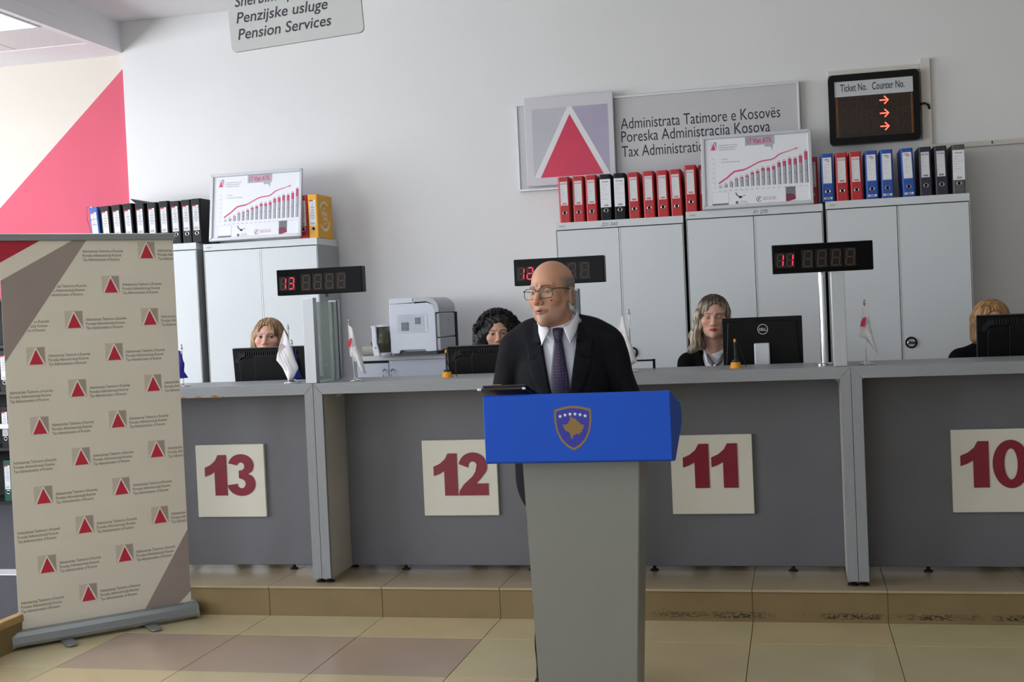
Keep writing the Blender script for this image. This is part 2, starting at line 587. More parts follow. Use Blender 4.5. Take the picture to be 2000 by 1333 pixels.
class Flat:
    """flat print: coloured polygons and lettering lying on a plane that faces -Y (u = x, v = z)"""
    STEP = 0.0004
    def __init__(self):
        self.bm = bmesh.new(); self.mats = []
    def mi(self, m):
        if m not in self.mats: self.mats.append(m)
        return self.mats.index(m)
    def poly(self, pts, m, layer=1):
        y = -layer * self.STEP
        f = self.bm.faces.new([self.bm.verts.new((p[0], y, p[1])) for p in pts])
        f.normal_update()
        if f.normal.y > 0: f.normal_flip()
        f.material_index = self.mi(m)
    def rect(self, u0, u1, v0, v1, m, layer=1):
        self.poly([(u0, v0), (u1, v0), (u1, v1), (u0, v1)], m, layer)
    def disc(self, u, v, r, m, layer=1, n=20, ry=None, a0=0, a1=2 * PI):
        ry = r if ry is None else ry
        full = abs(a1 - a0 - 2 * PI) < 1e-6
        k = n if full else n + 1
        self.poly([(u + r * math.cos(a0 + (a1 - a0) * i / n), v + ry * math.sin(a0 + (a1 - a0) * i / n)) for i in range(k)], m, layer)
    def ring(self, u, v, r0, r1, m, layer=1, n=24, a0=0, a1=2 * PI):
        for i in range(n):
            a, b = a0 + (a1 - a0) * i / n, a0 + (a1 - a0) * (i + 1) / n
            self.poly([(u + r0 * math.cos(a), v + r0 * math.sin(a)), (u + r1 * math.cos(a), v + r1 * math.sin(a)),
                       (u + r1 * math.cos(b), v + r1 * math.sin(b)), (u + r0 * math.cos(b), v + r0 * math.sin(b))], m, layer)
    def line(self, pts, w, m, layer=1):
        P = [Vector(p) for p in pts]
        L, R = [], []
        for i, p in enumerate(P):
            d = P[min(i + 1, len(P) - 1)] - P[max(i - 1, 0)]
            d = d.normalized() if d.length > 1e-9 else Vector((1, 0))
            nn = Vector((-d.y, d.x)) * ((w[i] if isinstance(w, (list, tuple)) else w) / 2)
            L.append(p + nn); R.append(p - nn)
        for i in range(len(P) - 1):
            self.poly([L[i], L[i + 1], R[i + 1], R[i]], m, layer)
    def text(self, s, u, v, size, m, layer=1, bold=0.0, shear=0.0, xs=1.0, align='L', width=None, res=3):
        me = text_mesh(s, bold=bold, shear=shear, res=res)
        e = text_extent(s, bold=bold, shear=shear, res=res)
        if width: xs = width / max(1e-6, (e[1] - e[0]) * size)
        wd = (e[1] - e[0]) * size * xs
        off = {'L': -e[0] * size * xs, 'C': -e[0] * size * xs - wd / 2, 'R': -e[0] * size * xs - wd}[align]
        y = -layer * self.STEP
        k = self.mi(m)
        vs = [self.bm.verts.new((u + off + w.co.x * size * xs, y, v + w.co.y * size)) for w in me.vertices]
        for p in me.polygons:
            try:
                f = self.bm.faces.new([vs[i] for i in p.vertices])
            except ValueError:
                continue
            f.normal_update()
            if f.normal.y > 0: f.normal_flip()
            f.material_index = k
    def clip(self, co, no):
        """keep the side the normal points away from; co, no in (u,v)"""
        g = self.bm.verts[:] + self.bm.edges[:] + self.bm.faces[:]
        bmesh.ops.bisect_plane(self.bm, geom=g, plane_co=(co[0], 0, co[1]), plane_no=(no[0], 0, no[1]), clear_outer=True)
    def mesh(self, name):
        me = bpy.data.meshes.new(name)
        self.bm.to_mesh(me); self.bm.free()
        for m in self.mats: me.materials.append(MATS[m])
        return me
    def build(self, name, parent=None, loc=None, rot=None):
        return obj(name, self.mesh(name), None, parent, loc, rot)

SIGN3 = ('Administrata Tatimore e Kosov\u00ebs', 'Poreska Administracija Kosova', 'Tax Administration of Kosovo')
ORD = ['leftmost', 'second from the left', 'third from the left', 'fourth from the left', 'fifth from the left',
       'sixth from the left', 'seventh from the left', 'eighth from the left', 'ninth from the left', 'tenth from the left']
# ------------------------------------------------------------------ the room
S = 0.15            # height of the platform the counters stand on
RY_ = 5.74          # its riser
WB = 8.86           # back wall
ZC = 3.90           # main ceiling
ZL = 3.66           # lowered ceiling on the left
XC = -5.10          # end of the white wall / beam

struct('wall_back', bx(XC, 7.0, WB, WB + 0.2, 0, ZC + 0.1), 'wall_white')
_w = struct('wall_back_painted', bx(-9.0, XC, WB + 0.07, WB + 0.27, 0, ZC), 'wall_cream')
# the crimson painted field: bounded by a diagonal rising to the right
_pk = Flat(); _pk.poly([(XC, 3.585), (XC, 0.01), (-8.95, 0.01), (-8.95, 0.18)], 'wall_pink', 3)
_pk.build('painted_field', _w, (0, WB + 0.07, 0))
struct('wall_right', bx(7.0, 7.2, -4.0, WB + 0.2, 0, ZC + 0.1), 'wall_white')

def wall_with_openings(name, axis, at, a0, a1, z1, openings, thick, m):
    """a wall along y (axis 'x' fixed) or along x (axis 'y' fixed) with rectangular window openings (a, b, z0, z1)"""
    parts = []
    def seg(p, q, zz0, zz1):
        if axis == 'x': parts.append(bx(at - thick, at, p, q, zz0, zz1))
        else: parts.append(bx(p, q, at - thick, at, zz0, zz1))
    cur = a0
    for (p, q, zz0, zz1) in openings:
        seg(cur, p, 0, z1); seg(p, q, 0, zz0); seg(p, q, zz1, z1); cur = q
    seg(cur, a1, 0, z1)
    return struct(name, join(*parts), m)
wall_with_openings('wall_left', 'x', -9.0, -4.0, WB + 0.27, ZC, [(-1.9, 2.3, 0.95, 3.35), (3.0, 7.6, 0.95, 3.35)], 0.25, 'wall_cream')
wall_with_openings('wall_front', 'y', -4.0, -9.0, 7.2, ZC, [(-6.5, -0.7, 0.5, 3.3)], 0.25, 'wall_white')

def window(name, axis, at, a0, a1, z0, z1, n):
    r = bpy.data.objects.new(name, None); COL.objects.link(r); r['kind'] = 'structure'
    def put(nm, p, q, zz0, zz1, t, m):
        if axis == 'x': obj(nm, bx(at - 0.14 - t, at - 0.14 + t, p, q, zz0, zz1), m, r)
        else: obj(nm, bx(p, q, at - 0.14 - t, at - 0.14 + t, zz0, zz1), m, r)
    put('window_frame', a0, a1, z0, z0 + 0.06, 0.03, 'alu_white'); put('window_frame', a0, a1, z1 - 0.06, z1, 0.03, 'alu_white')
    for i in range(n + 1):
        c = a0 + 0.03 + (a1 - a0 - 0.06) * i / n
        put('mullion', c - 0.03, c + 0.03, z0 + 0.06, z1 - 0.06, 0.03, 'alu_white')
    for i in range(n):
        c = a0 + 0.03 + (a1 - a0 - 0.06) * i / n; d = a0 + 0.03 + (a1 - a0 - 0.06) * (i + 1) / n
        put('pane', c + 0.03, d - 0.03, z0 + 0.06, z1 - 0.06, 0.003, 'glass_clear')
window('window_1', 'x', -9.0, 3.0, 7.6, 0.95, 3.35, 4)
window('window_2', 'x', -9.0, -1.9, 2.3, 0.95, 3.35, 4)
window('window_3', 'y', -4.0, -6.5, -0.7, 0.5, 3.3, 5)

# ceilings
struct('ceiling', bx(XC, 7.0, -4.0, WB, ZC, ZC + 0.15), 'ceiling_white')
struct('trim_1', join(bx(XC - 0.06, XC, -4.0, WB + 0.07, ZL, ZC + 0.02), bx(XC - 0.002, XC + 0.004, -4.0, WB, ZL + 0.095, ZL + 0.099)), 'ceiling_white', label='plaster downstand beam beside the lowered ceiling')
low = struct('ceiling_lowered', join(bx(-9.0, XC - 0.06, 8.46, WB + 0.07, ZL, ZL + 0.1), bx(-9.0, XC - 0.06, -4.0, 8.46, ZL + 0.03, ZL + 0.1)), 'ceiling_white')
tile_me = None
for i in range(4):
    for j in range(5):
        x1 = XC - 0.06 - 0.6 * i; y1 = 8.46 - 0.59 * j
        if j == 1 and i in (0, 2): continue     # lamp bays
        if tile_me is None:
            t = obj('ceiling_tile', bx(-0.594, 0, -0.584, 0, 0, 0.03, 0.003), 'acoustic_tile', low, (x1, y1, ZL + 0.004)); tile_me = t.data
        else:
            obj('ceiling_tile', tile_me, None, low, (x1, y1, ZL + 0.004))

mat('lamp_diffuser', (240, 244, 250), 0.4, emit=(238, 244, 255), estr=7.5)
def ceiling_lamp(x0, x1, y0, y1, z, label, watts_mat='lamp_diffuser'):
    t = thing('ceiling_light', label, 'ceiling light', ((x0 + x1) / 2, (y0 + y1) / 2, z), 0, 'recessed fluorescent ceiling lights')
    w, d = (x1 - x0) / 2, (y1 - y0) / 2
    fr = [bx(-w, w, -d, -d + 0.02, 0, 0.05), bx(-w, w, d - 0.02, d, 0, 0.05), bx(-w, -w + 0.02, -d + 0.02, d - 0.02, 0, 0.05), bx(w - 0.02, w, -d + 0.02, d - 0.02, 0, 0.05)]
    for f in fr: obj('frame', f, 'alu_white', t)
    if z < ZL - 0.1:
        for sx in (-w + 0.05, w - 0.05): obj('suspension_wire', tube([(sx, 0, 0.05), (sx, 0, ZC - z)], 0.002, 6), 'chrome', t)
    obj('diffuser', bx(-w + 0.02, w - 0.02, -d + 0.02, d - 0.02, 0.03, 0.045), watts_mat, t)
    n = max(3, int((y1 - y0) / 0.1))
    sl = None
    for i in range(1, n):
        y = -d + 2 * d * i / n
        if sl is None: sl = obj('louvre_slat', bx(-w + 0.02, w - 0.02, -0.002, 0.002, 0.002, 0.028), 'alu_white', t, (0, y, 0))
        else: obj('louvre_slat', sl.data, None, t, (0, y, 0))
    return t
ceiling_lamp(XC - 0.06 - 0.594, XC - 0.06, 8.46 - 0.59 - 0.584, 8.46 - 0.59, ZL - 0.006, 'lit louvred ceiling light at the upper left corner above the banner')
ceiling_lamp(XC - 1.26 - 0.594, XC - 1.26, 8.46 - 0.59 - 0.584, 8.46 - 0.59, ZL - 0.006, 'lit louvred ceiling light in the lowered ceiling beyond the picture edge')
for i, (lx, ly) in enumerate(((-3.4, 1.6), (-1.4, 1.6), (-3.4, -1.2), (-1.4, -1.2), (-3.3, 5.7))):  # unseen lamps hung low to brighten the ceiling; the last is added for that
    ceiling_lamp(lx - 0.6, lx + 0.6, ly - 0.15, ly + 0.15, ZC - 0.50,
                 ('long suspended fluorescent light over the lobby, ' + ('front left', 'front right', 'rear left', 'rear right', 'an unseen one added to brighten the ceiling')[i]))

# lobby floor: slab and laid tiles
floor = struct('floor', bx(-9.0, 7.0, -4.0, RY_ + 0.02, -0.2, -0.008), 'grout')
XJ = -0.239; YJ = 5.374
meshes = {}
def tile(nm, x0, x1, y0, y1, m, parent, z0=-0.008, z1=0.0):
    k = (round(x1 - x0, 3), round(y1 - y0, 3), m, z1)
    if k not in meshes:
        o = obj(nm, bx(0, x1 - x0 - 0.003, 0, y1 - y0 - 0.003, 0, z1 - z0, 0.0008), m, parent, (x0 + 0.0015, y0 + 0.0015, z0))
        meshes[k] = o.data
    else:
        obj(nm, meshes[k], None, parent, (x0 + 0.0015, y0 + 0.0015, z0))
rows = [(YJ, RY_)] + [(YJ - 0.585 * (k + 1), YJ - 0.585 * k) for k in range(6)]
for ri, (y0, y1) in enumerate(rows):
    for ci in range(-6, 5):
        x0 = XJ + 0.6 * ci
        if x0 + 0.6 < -3.63: continue
        m = 'tile_cream' if (ci + ri) % 3 else 'tile_cream_warm'
        if ri == 1 and ci in (-5, -4, -3): m = 'tile_pink'
        tile('floor_tile', max(x0, -3.63), x0 + 0.6, y0, y1, m, floor)
struct('floor_rear', join(bx(-9.0, 7.0, -4.0, YJ - 0.585 * 6, -0.008, -0.001), bx(XJ + 3.0, 7.0, YJ - 0.585 * 6, RY_, -0.008, -0.001)), 'tile_cream')

# platform with tiled riser and tread
plat = struct('platform', join(bx(-3.63, 7.0, RY_ + 0.012, WB, -0.2, S - 0.012), bx(-9.0, -3.63, 2.0, WB + 0.07, -0.2, S - 0.012)), 'grout')
rt = None
for ci in range(-6, 8):
    x0 = XJ + 0.6 * ci; a = max(x0, -3.63)
    if x0 + 0.6 <= -3.6: continue
    w = x0 + 0.6 - a
    obj('riser_tile', bx(a + 0.001, x0 + 0.599, RY_, RY_ + 0.012, -0.008, S - 0.014, 0.0008), 'riser_tile', plat)
    obj('tread_tile', bx(a + 0.001, x0 + 0.599, RY_ - 0.008, RY_ + 0.5, S - 0.012, S, 0.0015), 'tread_tile', plat)
struct('floor_staff', bx(-3.63, 7.0, RY_ + 0.502, WB, S - 0.012, S), 'office_floor')
struct('floor_carpet', bx(-9.0, -3.63, 2.0, WB + 0.07, S - 0.012, S), 'carpet')
struct('trim_2', bx(-3.65, -3.60, 2.0, RY_ - 0.01, S - 0.03, S + 0.006, 0.004), 'wood_trim', label='wooden edge of the carpeted platform')
struct('trim_3', bx(-3.626, -3.606, 2.0, RY_ - 0.01, 0, S - 0.03), 'riser_tile')
struct('trim_4', bx(-8.9, -3.75, 5.93, 6.07, S, S + 0.008, 0.003), 'alu_white', label='pale strip across the carpet')  # raised pale strip crossing the carpet
struct('baseboard_back', bx(XC, 7.0, WB - 0.015, WB, S, S + 0.09), 'trunking')

# cable trunking on the wall
struct('trim_5', bx(0.285, 0.895, WB - 0.03, WB, 3.005, 3.04, 0.003), 'trunking')
struct('trim_6', bx(0.895, 0.96, WB - 0.03, WB, 2.46, 3.075, 0.003), 'trunking')
struct('trim_7', bx(0.96, 7.0, WB - 0.03, WB, 2.455, 2.49, 0.003), 'trunking')
struct('trim_8', bx(1.335, 1.343, WB - 0.032, WB - 0.029, 2.466, 2.484), 'gap_black', label='dark cut mark in the wall trunking')
# ------------------------------------------------------------------ counters
CY = 5.80; PZ0 = 1.108; PZ1 = 1.163; ZB = S + 0.025; PY = 6.11
JX = [-3.685, -2.375, -1.065, 0.240, 1.555]
NUM = ['13', '12', '11', '10']
CW = ['thirteen', 'twelve', 'eleven', 'ten']
CT = 0.047
CLAB = ['grey service counter numbered thirteen, its chipped end reaching behind the banner', 'grey service counter numbered twelve, left of the podium',
        'grey service counter numbered eleven, right of the podium', 'grey service counter numbered ten, cut by the right picture edge']
PLAB = ['cream square plate with dark red numerals thirteen, nearest the banner', 'cream square plate with dark red numerals twelve, just left of the podium',
        'cream square plate with dark red numerals eleven, just right of the podium', 'cream square plate with dark red numerals ten, cut by the right picture edge']
for i in range(4):
    x0, x1 = JX[i] + 0.001, JX[i + 1] - 0.001
    cx = (x0 + x1) / 2
    t = thing('service_counter', CLAB[i], 'counter', (cx, CY, S), 0, 'service counters in a row')
    w = (x1 - x0) / 2
    zz = lambda z: z - S
    # mitred slab and side panels
    obj('counter_top', join(prism([(-w, zz(PZ1)), (w, zz(PZ1)), (w - CT, zz(PZ0)), (-w + CT, zz(PZ0))], 0, 0.46, 0.0012)), 'counter_steel', t)
    for s in (-1, 1):
        e = s * w; q = s * (w - CT)
        face = obj('side_panel', prism([(e, zz(ZB)), (e, zz(PZ1) - 0.001), (q, zz(PZ0) - 0.001), (q, zz(ZB))], 0.0, 0.022, 0.001), 'counter_steel_v', t)
        obj('side_board', bx(min(e, q) + 0.001, max(e, q) - 0.001, 0.022, 0.46, zz(ZB), zz(PZ0) - 0.002), 'counter_side', face)
        for fy in (0.045, 0.40):
            obj('levelling_foot', lathe([(0, 0), (0.024, 0), (0.024, 0.006), (0.010, 0.012), (0.010, 0.026), (0, 0.026)], 16), 'rubber_black', face, (s * (w - CT / 2), fy, 0))
        obj('corner_block', prism([(s * (w - CT), zz(PZ0) - 0.002), (s * (w - CT - 0.03), zz(PZ0) - 0.002), (s * (w - CT), zz(PZ0) - 0.032)], 0.2, 0.26), 'counter_side', t)
    obj('front_panel', bx(-w + CT, w - CT, PY - CY, PY - CY + 0.018, zz(ZB) + 0.005, zz(PZ0), 0.001), 'counter_panel', t)
    for fx in (-0.32, 0.36):
        obj('panel_foot', lathe([(0, 0), (0.022, 0), (0.022, 0.006), (0.009, 0.012), (0.009, 0.032), (0, 0.032)], 16), 'rubber_black', t, (fx, PY - CY + 0.03, 0))
    obj('rear_worktop', bx(-w + CT, w - CT, PY - CY + 0.02, PY - CY + 0.72, 0.70, 0.73, 0.002), 'counter_side', t)
    for s in (-1, 1):
        obj('worktop_leg', bx(s * (w - 0.09) - 0.02, s * (w - 0.09) + 0.02, PY - CY + 0.66, PY - CY + 0.70, 0, 0.70), 'counter_steel_v', t)
    if i == 0:
        rnd = random.Random(3)
        base = zz(PZ0)
        for (a, b, hgt) in ((-0.085, -0.035, 0.007), (-0.010, 0.055, 0.010), (0.085, 0.150, 0.014), (0.152, 0.172, 0.006)):
            pts = [(a, base - 0.001)]
            for k in range(7):
                u = k / 6
                pts.append((a + (b - a) * u, base + hgt * math.sin(PI * min(1, u * 1.1)) * (0.6 + 0.4 * rnd.random())))
            pts.append((b, base - 0.001))
            obj('chipped_edge', prism(pts, -0.0012, 0.0), 'chipboard', t)
    # number plate
    px = [-2.993 + 0.002, -1.710, -0.425, 0.893][i]
    pl = thing('number_plate', PLAB[i], 'sign', (px, PY, S + 0.487), 0, 'counter number plates')
    obj('plate', bx(-0.199, 0.199, -0.020, -0.0005, -0.196, 0.196, 0.002), 'plate_cream', pl)
    DG = {'1': [(0.30, 0), (0.62, 0), (0.62, 1), (0.40, 1), (0.33, 0.87), (0.20, 0.76), (0.04, 0.69), (0.04, 0.47), (0.18, 0.52), (0.30, 0.59)]}
    def digit_bm(ch):
        if ch == '1':
            return prism([((u - 0.33), v) for u, v in DG['1']], -0.0245, -0.0195)
        def arc(cx_, cz_, rx, rz, a0, a1, n=16):
            return [(cx_ + rx * math.cos(math.radians(a0 + (a1 - a0) * k / n)), cz_ + rz * math.sin(math.radians(a0 + (a1 - a0) * k / n))) for k in range(n + 1)]
        if ch == '0':
            return ring_prism(arc(0, 0.5, 0.37, 0.52, 0, 360, 40)[:-1], arc(0, 0.5, 0.135, 0.335, 0, 360, 40)[:-1], -0.0245, -0.0195)
        if ch == '2':
            p = arc(0.0, 0.70, 0.345, 0.315, 172, -28, 18)
            p += [(0.20, 0.42), (0.06, 0.28), (0.355, 0.28), (0.355, 0.0), (-0.37, 0.0), (-0.34, 0.12), (-0.24, 0.26), (-0.02, 0.45), (0.055, 0.56)]
            p += arc(-0.01, 0.70, 0.105, 0.105, -30, 180, 10)[2:]
            p += [(-0.12, 0.66)]
            return prism(p, -0.0245, -0.0195)
        p = arc(0.0, 0.735, 0.335, 0.28, 168, -30, 14)
        p += [(0.22, 0.55), (0.17, 0.52)]
        p += arc(-0.005, 0.285, 0.37, 0.30, 42, -172, 20)
        p += [(-0.375, 0.25), (-0.10, 0.285)]
        p += arc(-0.005, 0.285, 0.115, 0.115, -172, 75, 12)
        p += [(-0.06, 0.425), (-0.06, 0.61)]
        p += arc(-0.005, 0.715, 0.10, 0.10, -90, 165, 12)
        return prism(p, -0.0245, -0.0195)
    for ch, ux, sc in zip(NUM[i], (-0.076, 0.072), (0.218, 0.218)):
        if NUM[i] == '11': ux *= 0.94
        if ch in '0': ux += 0.012; 
        b = digit_bm(ch)
        dx = {'13': (-0.008, 0.0), '12': (-0.0, 0.0), '11': (-0.005, 0.0), '10': (-0.02, 0.02)}[NUM[i]]
        xf(b, Matrix.Diagonal((sc * 1.0, 1, sc, 1)))
        obj('digit', b, 'number_red', pl, (ux + dx[0], 0, -0.086 + {'13': 0.008, '12': -0.005, '11': 0.02, '10': 0.008}[NUM[i]]))

# ------------------------------------------------------------------ glass partitions on the counters
def partition(x, label, y0=5.825, y1=6.215, top=1.595):
    t = thing('glass_partition', label, 'partition', (x, y0, PZ1), 0, 'frosted glass partitions on the counter tops')
    h = top - PZ1
    obj('front_post', bx(-0.030, 0.030, 0, 0.045, 0, h, 0.002), 'aluminium', t)
    obj('rear_post', bx(-0.022, 0.022, y1 - y0 - 0.05, y1 - y0, 0, h - 0.012, 0.002), 'aluminium', t)
    obj('glass_pane', bx(-0.005, 0.005, 0.045, y1 - y0 - 0.05, 0.004, h - 0.02), 'glass_frosted', t)
    obj('groove_strip', bx(0.0225, 0.0235, y1 - y0 - 0.046, y1 - y0 - 0.034, 0, h - 0.014), 'plastic_dark', t)
partition(-2.392, 'frosted glass partition with grey posts under the leftmost black counter display')
partition(-1.085, 'frosted glass partition with grey posts behind the bald speaker')
partition(0.198, 'frosted glass partition with grey posts beside the chrome display pole')

# ------------------------------------------------------------------ queue displays
SEG = {'1': 'bc', '2': 'abged', '3': 'abgcd', '8': 'abcdefg'}
def seg_poly(k, w, h, th, sl):
    g = th * 0.55
    def P(u, v): return (u + sl * v, v)
    if k in 'agd':
        v = {'a': h, 'g': h / 2, 'd': 0}[k]
        return [P(g, v), P(g + th / 2, v + th / 2), P(w - g - th / 2, v + th / 2), P(w - g, v), P(w - g - th / 2, v - th / 2), P(g + th / 2, v - th / 2)]
    u = {'b': w, 'c': w, 'e': 0, 'f': 0}[k]; v0 = 0 if k in 'ce' else h / 2; v1 = v0 + h / 2
    return [P(u, v0 + g), P(u + th / 2, v0 + g + th / 2), P(u + th / 2, v1 - g - th / 2), P(u, v1 - g), P(u - th / 2, v1 - g - th / 2), P(u - th / 2, v0 + g + th / 2)]

def queue_display(x0, x1, z0, z1, Y, num, label, pole=None):
    cx = (x0 + x1) / 2; w = (x1 - x0) / 2; h = (z1 - z0) / 2
    t = thing('queue_display', label, 'display', (cx, Y, (z0 + z1) / 2), 0, 'counter number displays')
    obj('housing', bx(-w, w, 0.002, 0.062, -h, h, 0.004, 2), 'plastic_black', t)
    sc = obj('screen', bx(-w + 0.004, w - 0.004, 0.0, 0.004, -h + 0.004, h - 0.004), 'plastic_gloss', t)
    f = Flat(); lit = Flat()
    dw, dh, th = 0.026, 0.056, 0.0042
    us = [-w + 0.022, -w + 0.066] + [-w + 0.142 + 0.064 * k for k in range(4)]
    for n, u in enumerate(us):
        big = n > 1
        W_, H_ = (0.034, 0.070) if big else (dw, dh)
        v = -H_ / 2 - (0.004 if big else 0.006)
        f.rect(u - 0.009, u + W_ + 0.012, v - 0.008, v + H_ + 0.008, 'plastic_dark' if False else 'led_panel', 1)
        for k in 'abcdefg':
            on = n < 2 and k in SEG[num[n]]
            pts = [(u + a, v + b) for a, b in seg_poly(k, W_, H_, 0.0045 if on else 0.0034, 0.10)]
            (lit if on else f).poly(pts, 'led_lit' if on else 'led_off', 3 if on else 2)
        f.rect(u + W_ + 0.006, u + W_ + 0.010, v - 0.002, v + 0.002, 'led_off', 2)
    f.build('unlit_segments', sc); lit.build('lit_segments', sc)
    if pole:
        obj('pole', cyl(0.0145, pole[1] + 0.012, -h + 0.002, 20), 'chrome', t, (pole[0] - cx, 0.045 + pole[2], 0), smooth=False)
        obj('pole_flange', lathe([(0, 0), (0.042, 0), (0.042, 0.008), (0.03, 0.014), (0, 0.014)]), 'chrome', t, (pole[0] - cx, 0.045 + pole[2], pole[1]))
    else:
        obj('bracket', bx(0.024, 0.036, 0.02, 0.032, -h - 0.018, -h + 0.002), 'metal_dark', t)
    return t
mat('led_panel', (17, 12, 10), 0.3, spec=0.2)
queue_display(-2.60, -2.135, 1.6155, 1.7485, 5.95 - 0.02, '13', 'black counter display with red lit number thirteen on the partition post')
queue_display(-1.342, -0.892, 1.606, 1.736, 5.95 - 0.02, '12', 'black counter display with red lit number twelve behind the speaker head')
qd = queue_display(-0.093, 0.363, 1.602, 1.737, 5.90, '11', 'black counter display with red lit number eleven on a chrome pole', pole=(0.128, PZ1 - (1.602 + 1.737) / 2, 0.03))
# ------------------------------------------------------------------ steel cabinets
def cabinet(x0, x1, top, label, writing=None, knob=True, yf=8.42, depth=0.40):
    cx = (x0 + x1) / 2; w = (x1 - x0) / 2; h = top - S
    t = thing('steel_cabinet', label, 'cabinet', (cx, yf, S), 0, 'grey steel cabinets along the wall')
    obj('body', join(bx(-w, w, 0.022, depth, 0.0, h - 0.052, 0.001), bx(-w, -w + 0.006, 0, 0.022, 0, h - 0.052), bx(w - 0.006, w, 0, 0.022, 0, h - 0.052)), 'cabinet_side', t)
    obj('top_cap', bx(-w, w, -0.002, depth, h - 0.050, h, 0.002), 'cabinet_grey', t)
    obj('shadow_gap', bx(-w + 0.006, w - 0.006, 0.012, 0.0215, 0.03, h - 0.052), 'gap_black', t)
    for s in (-1, 1):
        a, b = (-w + 0.008, -0.003) if s < 0 else (0.001, w - 0.008)
        d = obj('door', bx(a, b, 0.0, 0.02, 0.05, h - 0.056, 0.0015), 'cabinet_grey', t)
        if s > 0:
            obj('edge_strip', bx(0.001, 0.006, -0.0025, 0.0, 0.05, h - 0.056), 'alu_white', d)
            if knob:
                k = obj('lock_ring', xf(lathe([(0.026, 0), (0.036, 0), (0.038, 0.006), (0.034, 0.012), (0.026, 0.012)]), RX(PI / 2)), 'plastic_black', d, (0.058, 0.0, 1.012 - 0.0))
                obj('lock_dish', xf(cyl(0.027, 0, 0.003), RX(PI / 2)), 'cabinet_grey', d, (0.058, 0.0, 1.012))
                obj('lock_turn', xf(bx(-0.024, 0.026, -0.014, -0.003, -0.009, 0.009, 0.003), RY(0.12)), 'chrome', d, (0.058, 0.0, 1.012))
    f = Flat(); f.rect(-w + 0.022, -w + 0.072, h - 0.034, h - 0.016, 'plate_cream', 1); f.text('sarigo', -w + 0.028, h - 0.029, 0.014, 'ink_grey', 2)
    f.build('maker_badge', t, (0, -0.002, 0))
    if writing:
        f = Flat(); f.text(writing[0], writing[1], h - 0.040, 0.034, writing[2], 1, shear=0.25); f.build('handwriting', t, (0, -0.002, 0))
    return t
cabinet(-5.33, -4.318, 2.098, 'grey steel cabinet behind the banner under the row of black binders', knob=True)
cabinet(-4.262, -3.36, 2.080, 'grey steel cabinet under the framed chart nearest the banner', knob=False)
cabinet(-1.593, -0.712, 2.080, 'grey steel cabinet under red and black binders, handwritten 221-543', ('221-543', -0.12, 'ink_blue'))
cabinet(-0.693, 0.208, 2.103, 'grey steel cabinet under the framed chart, handwritten 01 270', ('01 270', 0.0, 'ink_teal'), knob=False)
cabinet(0.227, 1.130, 2.114, 'grey steel cabinet at the far right under blue and purple binders')

